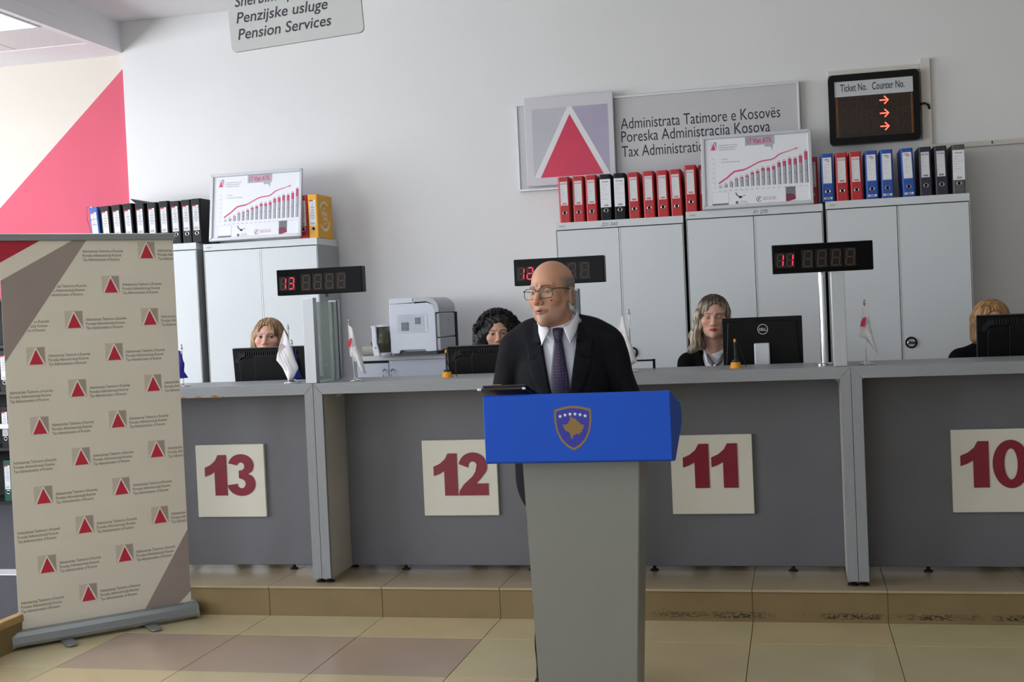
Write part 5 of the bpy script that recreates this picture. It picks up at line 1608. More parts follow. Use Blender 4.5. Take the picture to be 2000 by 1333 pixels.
# ---- head, looking towards -y; +x is the person's left
def head_f(q):
    fw = q.get('fw', 1.0); jw = q.get('jw', 1.0)
    def f(x, y, z):
        ax = np.abs(x)
        d = ell(x, y, z, (0, .018, .035), (.075 * q.get('cw', 1.0), .097, .083))
        d = smin(d, ell(x, y, z, (0, -.020, -.035), (.062 * fw, .066, .085)), .03)
        d = smin(d, ell(x, y, z, (0, -.030, -.075), (.050 * jw, .050, .044)), .025)
        d = smin(d, sph(x, y, z, (0, -.073, -.104), .018 * q.get('chin', 1.0)), .022)
        if q.get('mand'): d = smin(d, cap(ax, y, z, (.054 * fw, .006, -.030), (.040 * jw, -.030, -.082), .014, .013), .03)
        d = smin(d, sph(ax, y, z, (.042 * fw, -.056, -.024), .023), .022)
        d = smin(d, cap(ax, y, z, (.010, -.082, .021), (.044, -.066, .023), .0085 * q.get('brow', 1.0), .007), .014)
        d = smax(d, -sph(ax, y, z, (.031, -.100, .0015), .0175), .012)
        d = np.minimum(d, sph(ax, y, z, (.031, -.0705, .001), .0128))
        # lids: thin shells over the upper and lower eyeball
        lid = smax(sph(ax, y, z, (.031, -.0705, .001), .0142), -(z - (.0010 + q.get('lid', .0035))), .001)
        lid2 = smax(sph(ax, y, z, (.031, -.0705, .001), .0139), (z - (-.0048)), .001)
        d = smin(d, np.minimum(lid, lid2), .003)
        n = cap(x, y, z, (0, -.084, .010), (0, -.1085 - q.get('nose', 0.0), -.033), .0070, .0118)
        n = smin(n, sph(ax, y, z, (.0118, -.097, -.0385), .0088), .009)
        d = smin(d, n, .011)
        d = smax(d, -sph(ax, y, z, (.0062, -.1035, -.0490), .0042), .003)
        # mouth
        d = smin(d, cap(ax, y, z, (0, -.0915, -.0625), (.020 * q.get('mw', 1), -.0825, -.0668), .0055, .003), .006)
        d = smin(d, cap(ax, y, z, (0, -.0905, -.0735), (.017 * q.get('mw', 1), -.0825, -.0705), .0062, .003), .006)
        d = smax(d, -ell(ax, y, z, (0, -.100, -.0675), (.019 * q.get('mw', 1), .012, q.get('open', .0012))), .002)
        d = smax(d, -cap(ax, y, z, (.027, -.092, -.045), (.036, -.082, -.072), q.get('fold', .0), q.get('fold', .0)), .008) if q.get('fold') else d
        # ears
        e = ell(ax, y + 0.35 * (ax - .078), z - 0.10 * (y - .02) + q.get('earz', 0.0), (.079 + q.get('earx', 0.0), .018, -.006), (.0085 * q.get('ear', 1), .019 * q.get('ear', 1), .031 * q.get('ear', 1)))
        e = smax(e, -ell(ax, y, z + q.get('earz', 0.0), (.089 + q.get('earx', 0.0), .012, -.003), (.006, .009, .019)), .003)
        d = smin(d, e, .012)
        d = smin(d, cap(x, y, z, (0, .026, -.075), (0, .050, -.205), .050 * q.get('neck', 1.0), .056 * q.get('neck', 1.0)), .022)
        return d
    return f

def head_cols(v, q):
    x, y, z = v[:, 0], v[:, 1], v[:, 2]; ax = np.abs(x)
    rgb = lambda c: np.array(lin(c)[:3])
    col = np.tile(rgb(q['skin']), (len(v), 1))
    def mix(c, m): 
        nonlocal col
        m = np.clip(m, 0, 1)[:, None]; col = col * (1 - m) + rgb(c) * m
    fr = ss(-.03, -.06, y)
    sk = q['skin']
    mix((min(255, sk[0] + 6), sk[1] - 26, sk[2] - 24), .55 * np.exp(-((ax - .042) ** 2 + (z + .030) ** 2) / .016 ** 2) * fr * q.get('blush', .6))
    mix((sk[0], sk[1] - 28, sk[2] - 26), .5 * np.exp(-(ax ** 2 + (z + .037) ** 2) / .012 ** 2) * ss(-.09, -.105, y))
    mix((sk[0] - 12, sk[1] - 44, sk[2] - 44), .6 * ss(.076, .086, ax) * ss(-.03, .0, y) * (np.abs(z) < .05))
    if 'stubble' in q:
        mix(q['stubble'], .38 * ss(-.040, -.060, z) * ss(-.02, -.05, y) * ss(-.135, -.118, z))
    # make-up, and eye-socket shade put into the skin colour
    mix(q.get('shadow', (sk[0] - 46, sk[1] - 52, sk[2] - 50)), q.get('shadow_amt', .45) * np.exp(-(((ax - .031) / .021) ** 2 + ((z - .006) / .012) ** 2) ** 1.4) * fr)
    ax0 = ax; ax = ax / q.get('mw', 1)
    # lips
    up = (z > -.0672) & (z < -.0672 + .0072 * (1 - (ax / .0225) ** 2) - .0012 * np.exp(-(ax / .003) ** 2))
    lo = (z <= -.0672) & (z > -.0672 - .0098 * (1 - (ax / .0215) ** 2))
    mix(q['lips'], (up | lo) * fr * 0.9)
    mix((60, 22, 22), (np.abs(z + .0672) < q.get('line', .0011) * (1 - (ax / .024) ** 2)) * fr * .85)
    ax = ax0
    # brows
    t = np.clip((ax - .012) / .036, 0, 1)
    zc = .0205 + q.get('arch', .006) * np.sin(PI * np.clip(t * .85, 0, 1)) - .002 * t
    mix(q['brows'], q.get('brow_amt', 1.0) * ss(q.get('brow_w', .0042), q.get('brow_w', .0042) * .45, np.abs(z - zc) * (1 + .6 * t)) * ss(.010, .013, ax) * ss(.050, .046, ax) * fr)
    # eyes
    eye = (sph(ax, y, z, (.031, -.0705, .001), .0128) < .0011) & (y < -.072)
    u = ax - .031
    side = np.sign(x) * u
    ht, hb = q.get('eye_t', .0048), .0042
    uu = np.clip(1 - (u / .0148) ** 2, 0, 1)
    inside = eye & (z < .001 + ht * uu) & (z > .001 - hb * uu) & (np.abs(u) < .0148)
    if not q.get('closed'):
        mix((206, 196, 190), inside * 1.0)
        g = q.get('gaze', (0, 0))
        rr = np.sqrt((side - g[0]) ** 2 + (z - .0008 - g[1]) ** 2)
        mix(q.get('iris', (58, 40, 30)), inside * ss(.0068, .0058, rr))
        mix((8, 8, 8), inside * ss(.0034, .0026, rr))
        lash = np.abs(z - (.001 + ht * uu)) < q.get('lash', .0012)
        mix((20, 14, 12), lash * (np.abs(u) < .0150) * (y < -.068) * fr * .9)
        lash2 = np.abs(z - (.001 - hb * uu)) < .0008
        mix((70, 46, 40), lash2 * (np.abs(u) < .0145) * (y < -.068) * fr * .7)
    else:
        lash = np.abs(z - (-.0055 - .0020 * uu)) < .0013
        mix((22, 14, 12), lash * (np.abs(u) < .0155) * (y < -.066) * fr * .95)
    if 'hairline' in q:
        mix(q['hairline'], .75 * ss(.062, .045, z - .10 * y) * ss(-.040, -.015, y + .35 * (z - .03)) * ss(-.08, -.06, z) * (np.abs(x) > .03))
    if 'mole' in q:
        mix((96, 52, 40), ss(.0045, .003, np.sqrt((x - q['mole'][0]) ** 2 + (z - q['mole'][1]) ** 2)) * fr)
    return col

def hand_f(side):
    """right-handed layout, palm down, fingers towards -y; mirrored by side"""
    def f(x, y, z):
        x = x * side
        d = ell(x, y, z, (0, -.045, 0), (.042, .052, .015))
        d = smin(d, cap(x, y, z, (0, .02, .004), (0, -.02, .002), .027, .030, (1, 1, .75)), .02)
        for bx0, ln, r in ((-.030, .068, .0085), (-.010, .080, .009), (.011, .076, .009), (.030, .060, .008)):
            k1 = (bx0 * 1.1, -.090, .004); k2 = (bx0 * 1.2, -.090 - ln * .5, .004); k3 = (bx0 * 1.2, -.090 - ln, -.010)
            d = smin(d, cap(x, y, z, (bx0, -.06, .0), k1, r * 1.1, r), .006)
            d = np.minimum(d, np.minimum(cap(x, y, z, k1, k2, r, r * .93), cap(x, y, z, k2, k3, r * .93, r * .82)))
        d = smin(d, np.minimum(cap(x, y, z, (-.034, -.020, -.002), (-.060, -.058, -.004), .012, .010), cap(x, y, z, (-.060, -.058, -.004), (-.058, -.092, -.008), .0098, .0085)), .008)
        return d
    return f

def merge(parts):
    vs, fs, cs, n = [], [], [], 0
    for v, f, c in parts:
        vs.append(v); fs.append(f + n); cs.append(c); n += len(v)
    return np.concatenate(vs), np.concatenate(fs), np.concatenate(cs)

def flatcol(v, c): return np.tile(np.array(lin(c)[:3]), (len(v), 1))

# ================================================================== the speaker
mx, my = -0.868, 4.60
man = None
q = dict(skin=(196, 146, 118), lips=(166, 100, 88), brows=(84, 62, 52), brow_amt=.92, brow_w=.0056, arch=.004, iris=(70, 62, 56), stubble=(148, 128, 116),
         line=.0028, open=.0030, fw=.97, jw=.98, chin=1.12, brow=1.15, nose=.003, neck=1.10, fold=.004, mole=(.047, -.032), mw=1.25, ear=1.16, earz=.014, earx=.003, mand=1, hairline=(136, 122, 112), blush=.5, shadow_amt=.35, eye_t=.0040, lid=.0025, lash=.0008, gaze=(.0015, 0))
HM = T(-0.024, -0.066, 1.546) @ RZ(math.radians(-25)) @ RX(math.radians(-1)) @ RY(math.radians(-3)) @ Matrix.Diagonal((0.99, 1.0, 1.02, 1))
v, f = surface(head_f(q), (-.105, -.135, -.24), (.105, .125, .130), .0018)
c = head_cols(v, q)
v = apply(HM, v)
# body under the clothes: torso, arms, legs in one skin
def man_body(x, y, z):
    ax = np.abs(x)
    d = ell(x, y, z, (0, .01, 1.18), (.155, .095, .24))
    d = smin(d, ell(x, y, z, (0, .01, .93), (.150, .105, .16)), .05)
    d = smin(d, cap(x, y, z, (0, .02, 1.36), (0, -.005, 1.44), .055, .055), .04)
    d = smin(d, cap(ax, y, z, (.10, .015, 1.36), (.19, .015, 1.345), .05, .045), .04)
    d = smin(d, cap(ax, y, z, (.185, .015, 1.34), (.235, .03, 1.10), .042, .036), .03)
    d = smin(d, cap(ax, y, z, (.235, .03, 1.10), (.135, -.18, 1.140), .034, .024), .02)
    d = smin(d, cap(ax, y, z, (.080, .01, .88), (.084, .0, .48), .072, .05), .03)
    d = smin(d, cap(ax, y, z, (.084, .0, .48), (.100, .03, .09), .048, .035), .02)
    return d
vb, fb = surface(man_body, (-.32, -.27, .05), (.32, .15, 1.50), .011)
parts = [(v, f, c), (vb, fb, flatcol(vb, q['skin']))]
for s in (-1, 1):
    vh, fh = surface(hand_f(-s), (-.08, -.19, -.04), (.08, .05, .04), .0032)
    vh = apply(T(s * .130, -.195, 1.143) @ RZ(s * 0.45) @ RX(0.02), vh)
    parts.append((vh, fh, flatcol(vh, q['skin'])))
V, F, C = merge(parts)
man = np_mesh('person', V, F, 'skin', C)
man.location = (mx, my, 0); man.rotation_euler = (0, 0, math.radians(5))
tag(man, 'bald man with glasses in a dark suit and purple tie speaking at the podium', 'person')

def torso(x, y, z, o=0.0):
    ax = np.abs(x)
    d = ell(x, y, z, (0, .008, 1.20), (.172 + o, .118 + o, .235))
    d = smin(d, ell(x, y, z, (0, -.004, 1.00), (.172 + o, .125 + o, .20)), .06)
    d = smin(d, cap(ax, y, z, (.05, .022, 1.402), (.158, .016, 1.358), .046 + o, .046 + o), .05)
    d = smin(d, cap(x, y, z, (-.10, .02, 1.36), (.10, .02, 1.36), .07 + o), .05)
    return d
def jacket_f(x, y, z):
    ax = np.abs(x)
    d = torso(x, y, z, .012)
    d = smin(d, ell(x, y, z, (0, .006, .86), (.200, .138, .22)), .05)
    # sleeves
    arm = cap(ax, y, z, (.184, .016, 1.340), (.248, .030, 1.095), .058, .052)
    d = np.where(z > 1.30, smin(d, arm, .03), smin(d, arm, np.clip(.03 - (1.30 - z) * .25, .007, .03)))
    d = smin(d, cap(ax, y, z, (.248, .030, 1.095), (.142, -.165, 1.128), .051, .040), .008)
    # cloth folds on the sleeve and body
    d = d + .0022 * np.sin(z * 46 + ax * 30) * ss(.18, .24, ax) + .0012 * np.sin(z * 33 + x * 40)
    # lapels: doubled cloth beside the opening
    w = np.where(z > 1.02, .012 + (z - 1.02) * .155, .012)
    lap = (ax > w) & (ax < w + np.clip((z - 1.04) * .30, 0, .062)) & (z > 1.04) & (z < 1.37) & (y < .02)
    d = d - .0055 * lap
    notch = (np.abs(z - 1.320 + (ax - .06) * .5) < .003) & lap & (ax > w + .026)
    d = d + .005 * notch
    # collar standing at the neck
    ring = np.sqrt((x * .95) ** 2 + ((y + .018) * 1.0) ** 2)
    col = np.maximum(np.abs(ring - .082 + (z - 1.44) * .25) - .008, np.abs(z - 1.422 + .10 * np.clip(-(y - .05), 0, .3) * 2.0) - .032)
    d = smin(d, col + .001, .012)
    # neck hole and front opening
    d = smax(d, -cap(x, y, z, (0, -.018, 1.36), (0, -.040, 1.56), .079, .090), .006)
    op = np.maximum(np.maximum(ax - w, y - .0), -(z - 1.0))
    d = smax(d, -op, .003)
    d = smax(d, -(z - .722 - .02 * np.sin(x * 12)), .006)
    d = smax(d, -(ell(x, y, z, (0, .006, .86), (.172, .12, .30))), .004) if False else d
    return d
v, f = surface(jacket_f, (-.345, -.26, .69), (.345, .18, 1.50), .0052)
np_mesh('jacket', v, f, 'suit', None, man)
def shirt_f(x, y, z):
    d = torso(x, y, z, -.004)
    d = smin(d, cap(x, y, z, (0, -.022, 1.33), (0, -.046, 1.47), .070, .067), .02)
    d = smax(d, z - 1.455 - (y + .03) * .45, .004)
    return d + .0012 * np.sin(x * 90 + z * 14)
v, f = surface(shirt_f, (-.26, -.17, .80), (.26, .16, 1.47), .007)
np_mesh('shirt', v, f, 'shirt_white', None, man)
def collar(parent, zc, r0, r1, cx, cy, drop, point, m, slope=0.35, s_=1.0):
    bm = bmesh.new()
    for s in (-1, 1):
        top, bot = [], []
        n = 14
        for i in range(n + 1):
            a = math.radians(178 - (178 - 14) * i / n)     # from nape round to the front
            fr = i / n
            x = math.sin(a) * s; y = -math.cos(a)
            zt = zc + 0.018 - slope * 0.10 * max(0, -y) * 1.0
            top.append(bm.verts.new((cx + r0 * x, cy + r0 * y * 1.0, zt)))
            k = ss(.55, 1.0, np.array([fr]))[0]
            rb = r1 + .010 * k
            px = r1 * x + (point[0] * s - r1 * x) * k
            py = rb * y + (point[1] - rb * y) * k
            pz = zt - drop * (1 - k) + (point[2] - zt) * k
            bot.append(bm.verts.new((cx + px, cy + py, pz)))
        for i in range(n):
            bm.faces.new((top[i], top[i + 1], bot[i + 1], bot[i]))
    bmesh.ops.recalc_face_normals(bm, faces=bm.faces[:])
    o = obj('shirt_collar', bm, m, parent, smooth=True)
    md = o.modifiers.new('thick', 'SOLIDIFY'); md.thickness = .0035; md.offset = 0
    sb = o.modifiers.new('soft', 'SUBSURF'); sb.levels = 1; sb.render_levels = 1
    return o
collar(man, 1.464, .073, .082, -.004, -.036, .050, (.058, -.128, 1.345), 'shirt_white', slope=.62)
# tie: knot and blade following the chest
bm = bmesh.new()
prof = [(1.416, .019, -.108), (1.410, .023, -.118), (1.374, .0155, -.124), (1.366, .0150, -.120), (1.350, .019, -.119), (1.30, .0255, -.121), (1.24, .033, -.124), (1.18, .038, -.127), (1.10, .040, -.129), (1.02, .041, -.130), (0.97, .038, -.129), (0.935, .002, -.127)]
rows = []
for z, w_, y in prof:
    rows.append([bm.verts.new((w_ * u * 1.0, y + (abs(u) ** 2) * .006, z)) for u in (-1, -.5, 0, .5, 1)] + [bm.verts.new((w_ * u, y + .010, z)) for u in (1, 0, -1)])
for a, b in zip(rows[:-1], rows[1:]):
    for i in range(8):
        bm.faces.new((a[i], a[(i + 1) % 8], b[(i + 1) % 8], b[i]))
bm.faces.new(rows[0][::-1]); bm.faces.new(rows[-1])
bmesh.ops.recalc_face_normals(bm, faces=bm.faces[:])
o = obj('tie', bm, 'tie_silk', man, smooth=True)
o.modifiers.new('soft', 'SUBSURF').render_levels = 1
def trousers_f(x, y, z):
    ax = np.abs(x)
    d = ell(x, y, z, (0, .008, .90), (.165, .122, .13))
    d = smin(d, cap(ax, y, z, (.080, .01, .86), (.084, .0, .48), .090, .068), .035)
    d = smin(d, cap(ax, y, z, (.084, .0, .48), (.100, .03, .08), .066, .056), .02)
    d = smax(d, -(z - .045), .004)
    return smax(d, (z - .98), .004) + .002 * np.sin(z * 40 + x * 60)
v, f = surface(trousers_f, (-.22, -.16, .03), (.22, .18, 1.0), .009)
np_mesh('trousers', v, f, 'suit', None, man)
for s in (-1, 1):
    def shoe_f(x, y, z):
        d = smin(ell(x, y, z, (s * .125, -.075, .036), (.047, .11, .036)), ell(x, y, z, (s * .115, .035, .05), (.043, .068, .055)), .03)
        return smax(d, -(z - .001), .003)
    v, f = surface(shoe_f, (s * .12 - .07, -.2, -.01), (s * .12 + .07, .13, .13), .006)
    np_mesh('shoe', v, f, 'shoe_brown', None, man)
# grey hair round the sides and back
def man_hair(x, y, z):
    d = ell(x, y, z, (0, .019, .034), (.0768, .0998, .0842))
    d = d + .0007 * np.sin(x * 700) * np.sin(y * 600 + z * 300)
    keep = smax(z - (.050 + .10 * y), -(y + .022 + .35 * (z - .03)), .02)
    keep = smax(keep, -(z + .070), .02)
    keep = smax(keep, -(ell(np.abs(x), y, z, (.085, .018, -.026), (.022, .026, .038))), .004)
    return smax(d, keep, .012)
v, f = surface(man_hair, (-.09, -.06, -.09), (.09, .13, .10), .0022)
v = apply(HM, v)
np_mesh('hair', v, f, 'hair_grey', None, man)
# glasses
gl = None
def place(o, M): o.parent = man; o.matrix_local = M; return o
rimpts = []
def rim(s):
    return [(s * .033 + p[0], -.0985 + abs(p[0]) * 0.05 + (.006 if (p[0] * s) > .015 else 0), -.004 + p[1]) for p in rrect(.057, .038, .014, 5)]
gbm = [tube(rim(-1), .0013, 6, True), tube(rim(1), .0013, 6, True), tube([(-.0075, -.100, .004), (0, -.104, .007), (.0075, -.100, .004)], .0012, 6)]
gbm += [tube([(s * .0595, -.093, .006), (s * .072, -.080, .010), (s * .080, -.03, .010), (s * .082, .012, .006), (s * .080, .03, -.012)], .0019, 6) for s in (-1, 1)]
g_ = obj('glasses', join(*gbm), 'metal_dark', man, smooth=True); g_.matrix_local = HM
for s in (-1, 1):
    lp = bmesh.new(); lp.faces.new([lp.verts.new(p) for p in rim(s)])
    l_ = obj('lens', lp, 'lens_clear', g_)

# ================================================================== the clerks
def clerk(label, hx, hy, hz, q, headrot, hairs, jacket_mat, chair_lb, shirt=None, lean=0.0, body_rot=0.0, bx_off=(0, 0), sc=1.03, hairmat='hair_blond', scarf=False, sh_off=0.0):
    """hx, hy, hz: head centre in the room"""
    bx0, by0 = hx - bx_off[0], hy + .055 - bx_off[1]
    hc = hz - S
    sh = hc - .212 + sh_off
    HMx = T(bx_off[0], -.055 + bx_off[1], hc) @ headrot @ Matrix.Diagonal((sc, sc, sc * .935, 1))
    v, f = surface(head_f(q), (-.105, -.135, -.24), (.105, .125, .130), .0023)
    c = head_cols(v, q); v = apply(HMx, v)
    hipz = .52
    def body(x, y, z):
        ax = np.abs(x)
        d = ell(x, y, z, (0, .04, sh - .17), (.125, .078, .22))
        d = smin(d, ell(x, y, z, (0, .06, .58), (.14, .10, .12)), .06)
        d = smin(d, cap(x, y, z, (0, .045, sh - .03), (0, .0, sh + .08), .045, .045), .03)
        d = smin(d, cap(ax, y, z, (.05, .04, sh - .03), (.15, .035, sh - .045), .04, .038), .03)
        d = smin(d, cap(ax, y, z, (.155, .035, sh - .05), (.19, .02, .80), .033, .028), .02)
        d = smin(d, cap(ax, y, z, (.19, .02, .80), (.115, -.19, .772), .028, .021), .02)
        d = smin(d, cap(ax, y, z, (.085, .02, .54), (.10, -.36, .53), .06, .05), .03)
        return smin(d, cap(ax, y, z, (.10, -.36, .53), (.10, -.33, .09), .045, .03), .02)
    vb, fb = surface(body, (-.26, -.46, .05), (.26, .20, sh + .13), .012)
    P = [(v, f, c), (vb, fb, flatcol(vb, q['skin']))]
    for s in (-1, 1):
        vh, fh = surface(hand_f(-s), (-.08, -.19, -.04), (.08, .05, .04), .006)
        vh = apply(T(s * .115, -.195, .770) @ RZ(s * 0.35) @ Matrix.Scale(.88, 4), vh)
        P.append((vh, fh, flatcol(vh, q['skin'])))
    V, F, C = merge(P)
    o = np_mesh('person', V, F, 'skin', C)
    o.location = (bx0, by0, S); o.rotation_euler = (0, 0, body_rot)
    tag(o, label, 'person')
    def jk(x, y, z):
        ax = np.abs(x)
        d = ell(x, y, z, (0, .038, sh - .17), (.150, .100, .23))
        d = smin(d, ell(x, y, z, (0, .05, .62), (.155, .115, .14)), .07)
        d = smin(d, cap(ax, y, z, (.04, .045, sh - .012), (.15, .036, sh - .038), .048, .052), .045)
        d = smin(d, cap(ax, y, z, (.168, .035, sh - .055), (.205, .022, .80), .052, .045), .03)
        d = smin(d, cap(ax, y, z, (.205, .022, .80), (.125, -.165, .778), .043, .035), .02)
        d = d + .0015 * np.sin(z * 50 + ax * 40)
        d = smax(d, -cap(x, y, z, (0, .03, sh - .02), (0, -.02, sh + .16), .064, .085), .008)
        if shirt:
            w = np.clip((z - (sh - .26)) * .30, .0, .10)
            d = smax(d, -np.maximum(np.maximum(ax - w, y), -(z - (sh - .26))), .003)
        return smax(d, -(z - .54), .006)
    v, f = surface(jk, (-.28, -.24, .52), (.28, .20, sh + .08), .0075)
    np_mesh('jacket', v, f, jacket_mat, None, o)
    if shirt:
        def st(x, y, z):
            d = ell(x, y, z, (0, .038, sh - .17), (.138, .090, .22))
            d = smin(d, cap(x, y, z, (0, .045, sh - .04), (0, .012, sh + .03), .056, .052), .03)
            d = smax(d, z - (sh + .045) + (.03 - y) * .6, .004)
            return d
        v, f = surface(st, (-.18, -.10, .60), (.18, .16, sh + .10), .006)
        np_mesh('blouse', v, f, shirt, None, o)
        collar(o, sh + .030, .062, .070, 0, .016, .034, (.050, -.070, sh - .050), shirt, slope=.75)
    if scarf:
        bm = join(tube([(-.045, -.030, sh + .0), (-.030, -.062, sh - .035), (-.006, -.078, sh - .062)], .012, 8, rads=[.006, .013, .010]),
                  tube([(.045, -.030, sh + .0), (.030, -.062, sh - .035), (.006, -.078, sh - .062)], .012, 8, rads=[.006, .013, .010]),
                  tube([(0, -.082, sh - .062), (-.006, -.086, sh - .12), (-.010, -.086, sh - .20)], .012, 8, rads=[.009, .017, .020]))
        obj('neck_scarf', bm, 'scarf_grey', o, smooth=True)
        obj('scarf_clasp', xf(lathe([(0, -.004), (.009, -.002), (.009, .002), (0, .004)], 14), T(0, -.090, sh - .064) @ RX(PI / 2)), 'chrome', o)
    def tr(x, y, z):
        ax = np.abs(x)
        d = ell(x, y, z, (0, .07, .545), (.165, .125, .075))
        d = smin(d, cap(ax, y, z, (.085, .02, .545), (.10, -.36, .535), .075, .062), .03)
        d = smin(d, cap(ax, y, z, (.10, -.36, .53), (.10, -.33, .10), .058, .048), .02)
        return smax(d, -(z - .07), .004)
    v, f = surface(tr, (-.20, -.45, .05), (.20, .22, .66), .012)
    np_mesh('trousers', v, f, jacket_mat, None, o)
    for s in (-1, 1):
        def sf(x, y, z):
            d = smin(ell(x, y, z, (s * .10, -.40, .028), (.038, .085, .028)), ell(x, y, z, (s * .10, -.33, .045), (.035, .05, .05)), .03)
            return smax(d, -(z - .001), .003)
        v, f = surface(sf, (s * .1 - .06, -.5, -.01), (s * .1 + .06, -.26, .11), .008)
        np_mesh('shoe', v, f, 'leather_black', None, o)
    if hairs:
        fh_, lo, hi, h_ = hairs
        v, f = surface(fh_, lo, hi, h_)
        ho = np_mesh('hair', v, f, hairmat, None, o)
        ho.matrix_local = HMx
    office_chair(bx0, by0 + .10, chair_lb)
    return o, HMx

def strands(x, y, z, amp=.0016, n=34):
    a = np.arctan2(x, -(y - .02))
    return amp * np.sin(a * n + z * 25) + amp * .6 * np.sin(a * n * 2.3 - z * 40)

# blond woman at counter 13: long straight hair, centre parting
def hair13(x, y, z):
    ax = np.abs(x)
    d = ell(x, y, z, (0, .022, .034), (.088, .112, .094))
    d = smin(d, cap(ax, y, z, (.074, -.008, .010), (.088, .000, -.19), .026, .030), .03)
    d = smin(d, cap(ax, y, z, (.045, .075, .0), (.055, .07, -.20), .055, .05), .03)
    d = smax(d, -ell(x, y, z, (0, -.112, -.036), (.067 - .16 * np.clip(z - .03, 0, .1), .080, .132)), .006)
    d = d + .003 * np.exp(-(x / .004) ** 2) * ss(.08, .11, z)
    return d + strands(x, y, z)
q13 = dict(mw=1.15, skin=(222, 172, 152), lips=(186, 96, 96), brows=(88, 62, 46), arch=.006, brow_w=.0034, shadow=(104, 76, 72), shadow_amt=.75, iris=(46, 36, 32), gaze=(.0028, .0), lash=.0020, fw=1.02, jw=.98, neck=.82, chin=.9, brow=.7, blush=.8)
clerk('woman with long blond hair beside the leftmost partition, looking sideways', -3.118, 6.95, 1.388, q13, RZ(math.radians(12)) @ RX(math.radians(-2)) @ RY(math.radians(2)),
      (hair13, (-.14, -.12, -.235), (.14, .15, .145), .0030), 'suit_black', 'black office chair under the woman with long blond hair', shirt=None)

# woman with black curls
def hair12(x, y, z):
    ax = np.abs(x)
    d = ell(x, y, z, (0, .03, .040), (.108, .115, .096))
    d = smin(d, ell(ax, y, z, (.092, .02, -.045), (.056, .070, .095)), .03)
    d = smin(d, ell(x, y, z, (0, .08, -.05), (.10, .06, .11)), .03)
    d = smax(d, -ell(x, y, z, (0.004, -.116, -.036), (.067, .084, .128)), .008)
    return d + .007 * np.sin(x * 120 + z * 30) * np.sin(y * 110 + x * 20) * np.sin(z * 125 + x * 40)
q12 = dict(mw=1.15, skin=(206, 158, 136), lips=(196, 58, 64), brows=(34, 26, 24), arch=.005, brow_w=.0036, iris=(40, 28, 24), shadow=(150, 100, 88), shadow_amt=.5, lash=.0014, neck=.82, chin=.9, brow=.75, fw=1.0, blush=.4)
w12, HM12 = clerk('woman with curly black hair looking out from behind the speaker shoulder', -1.683, 6.95, 1.358, q12, RZ(math.radians(14)) @ RX(math.radians(2)) @ RY(math.radians(-2)),
      (hair12, (-.17, -.12, -.19), (.17, .17, .16), .0036), 'suit_black', 'black office chair under the curly haired woman', shirt=None, hairmat='hair_black')
rnd = random.Random(11)
curls = []
for k in range(460):
    th = rnd.uniform(-PI, PI); ph = rnd.uniform(-0.75, 1.45)
    if abs(th) < 0.80 and ph < 0.95: continue       # keep the face free (th = 0 looks forward)
    cx = .112 * math.sin(th) * math.cos(ph) * (1.15 if ph < .2 else 1.0)
    cy = .03 - .118 * math.cos(th) * math.cos(ph); cz = .035 + .108 * math.sin(ph) - (.05 if ph < 0 else 0)
    L = rnd.uniform(.02, .055); R_ = rnd.uniform(.006, .013); p0 = rnd.uniform(0, 6.28); tw = rnd.uniform(14, 22)
    ox, oy = math.sin(th), -math.cos(th)
    pts = []
    for i in range(12):
        t_ = i / 11
        pts.append((cx + R_ * math.cos(p0 + tw * t_) + ox * .010 * t_, cy + R_ * math.sin(p0 + tw * t_) + oy * .010 * t_, cz - L * t_ + .01))
    curls.append(tube(pts, .003, 4, rads=[.0030] * 9 + [.0026, .002, .001]))
co = obj('hair_curls', join(*curls), 'hair_black', w12, smooth=True); co.matrix_local = HM12
co['kind'] = 'stuff'

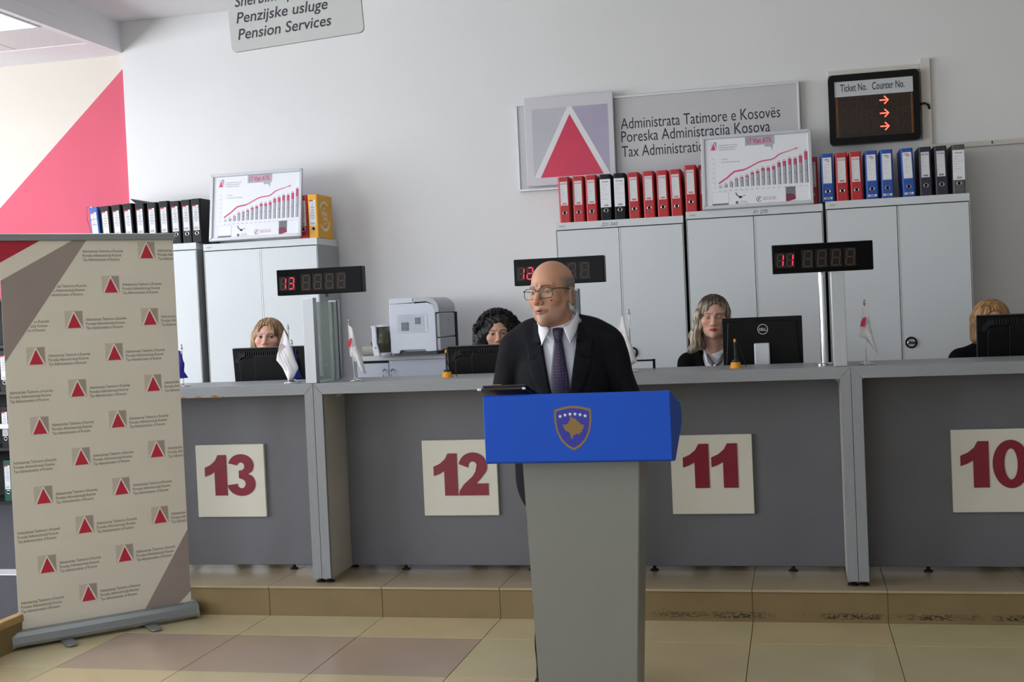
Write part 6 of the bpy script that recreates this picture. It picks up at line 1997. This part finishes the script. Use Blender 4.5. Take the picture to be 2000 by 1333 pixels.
# woman at counter 11: ash blond waves, eyes lowered
def hair11(x, y, z):
    d = ell(x, y, z, (0, .022, .036), (.086, .110, .092))
    wv = .011 * np.sin(z * 55 + 1.0) * ss(.02, -.05, z)
    d = smin(d, cap(x + wv, y, z, (-.074, -.020, .020), (-.098, -.012, -.165), .030, .034), .025)
    d = smin(d, cap(x + wv * .8, y - .5 * wv, z, (-.080, -.028, -.06), (-.112, -.030, -.185), .018, .030), .012)
    d = smin(d, cap(x, y, z, (.070, .012, .02), (.074, .03, -.10), .024, .022), .02)
    d = smin(d, cap(np.abs(x), y, z, (.035, .078, .0), (.05, .07, -.16), .05, .05), .03)
    d = smax(d, -ell(x, y, z, (.014, -.116, -.030), (.071, .084, .132)), .006)
    # fringe swept across the forehead from the parting on the wearer's left
    d = smin(d, cap(x, y, z, (.026, -.056, .104), (-.080, -.046, .010), .009, .016), .012)
    return d + strands(x, y, z, .0020, 26)
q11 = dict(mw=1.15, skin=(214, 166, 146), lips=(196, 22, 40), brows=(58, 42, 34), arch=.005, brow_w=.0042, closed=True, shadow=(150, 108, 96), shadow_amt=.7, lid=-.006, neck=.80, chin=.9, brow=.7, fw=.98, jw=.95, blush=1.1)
clerk('woman with ash blond waves, red lips, black jacket and grey neck scarf', -0.442, 6.95, 1.404, q11, RZ(math.radians(4)) @ RX(math.radians(4)) @ RY(math.radians(2)),
      (hair11, (-.165, -.13, -.235), (.13, .15, .145), .0030), 'suit_black', 'black office chair under the woman with red lips', shirt='shirt_white', hairmat='hair_ash', scarf=True)

# woman at counter 10: blond bob, head bowed behind the monitor
def hair10(x, y, z):
    ax = np.abs(x)
    d = ell(x, y, z, (0, .022, .034), (.090, .112, .092))
    d = smin(d, cap(ax, y, z, (.078, -.012, .0), (.076, -.020, -.085), .026, .028), .03)
    d = smin(d, cap(ax, y, z, (.04, .075, .0), (.045, .07, -.09), .055, .05), .03)
    d = smax(d, -ell(x, y, z, (0, -.114, -.034), (.069, .084, .132)), .006)
    return d + strands(x, y, z)
q10 = dict(skin=(206, 150, 132), lips=(176, 92, 90), brows=(120, 92, 64), neck=.82, chin=.9, brow=.7, closed=True, lid=-.006)
clerk('woman with a blond bob and navy top bowed behind the monitor at the right edge', 1.022, 6.95, 1.310, q10, RX(math.radians(9)) @ RZ(math.radians(4)),
      (hair10, (-.14, -.13, -.14), (.14, .15, .145), .0030), 'suit_navy', 'black office chair under the woman with the blond bob', sh_off=.065, hairmat='hair_bob')
office_chair(-2.92, 7.82, 'empty black office chair seen behind the flag next to the low cupboard', rotz=2.2)
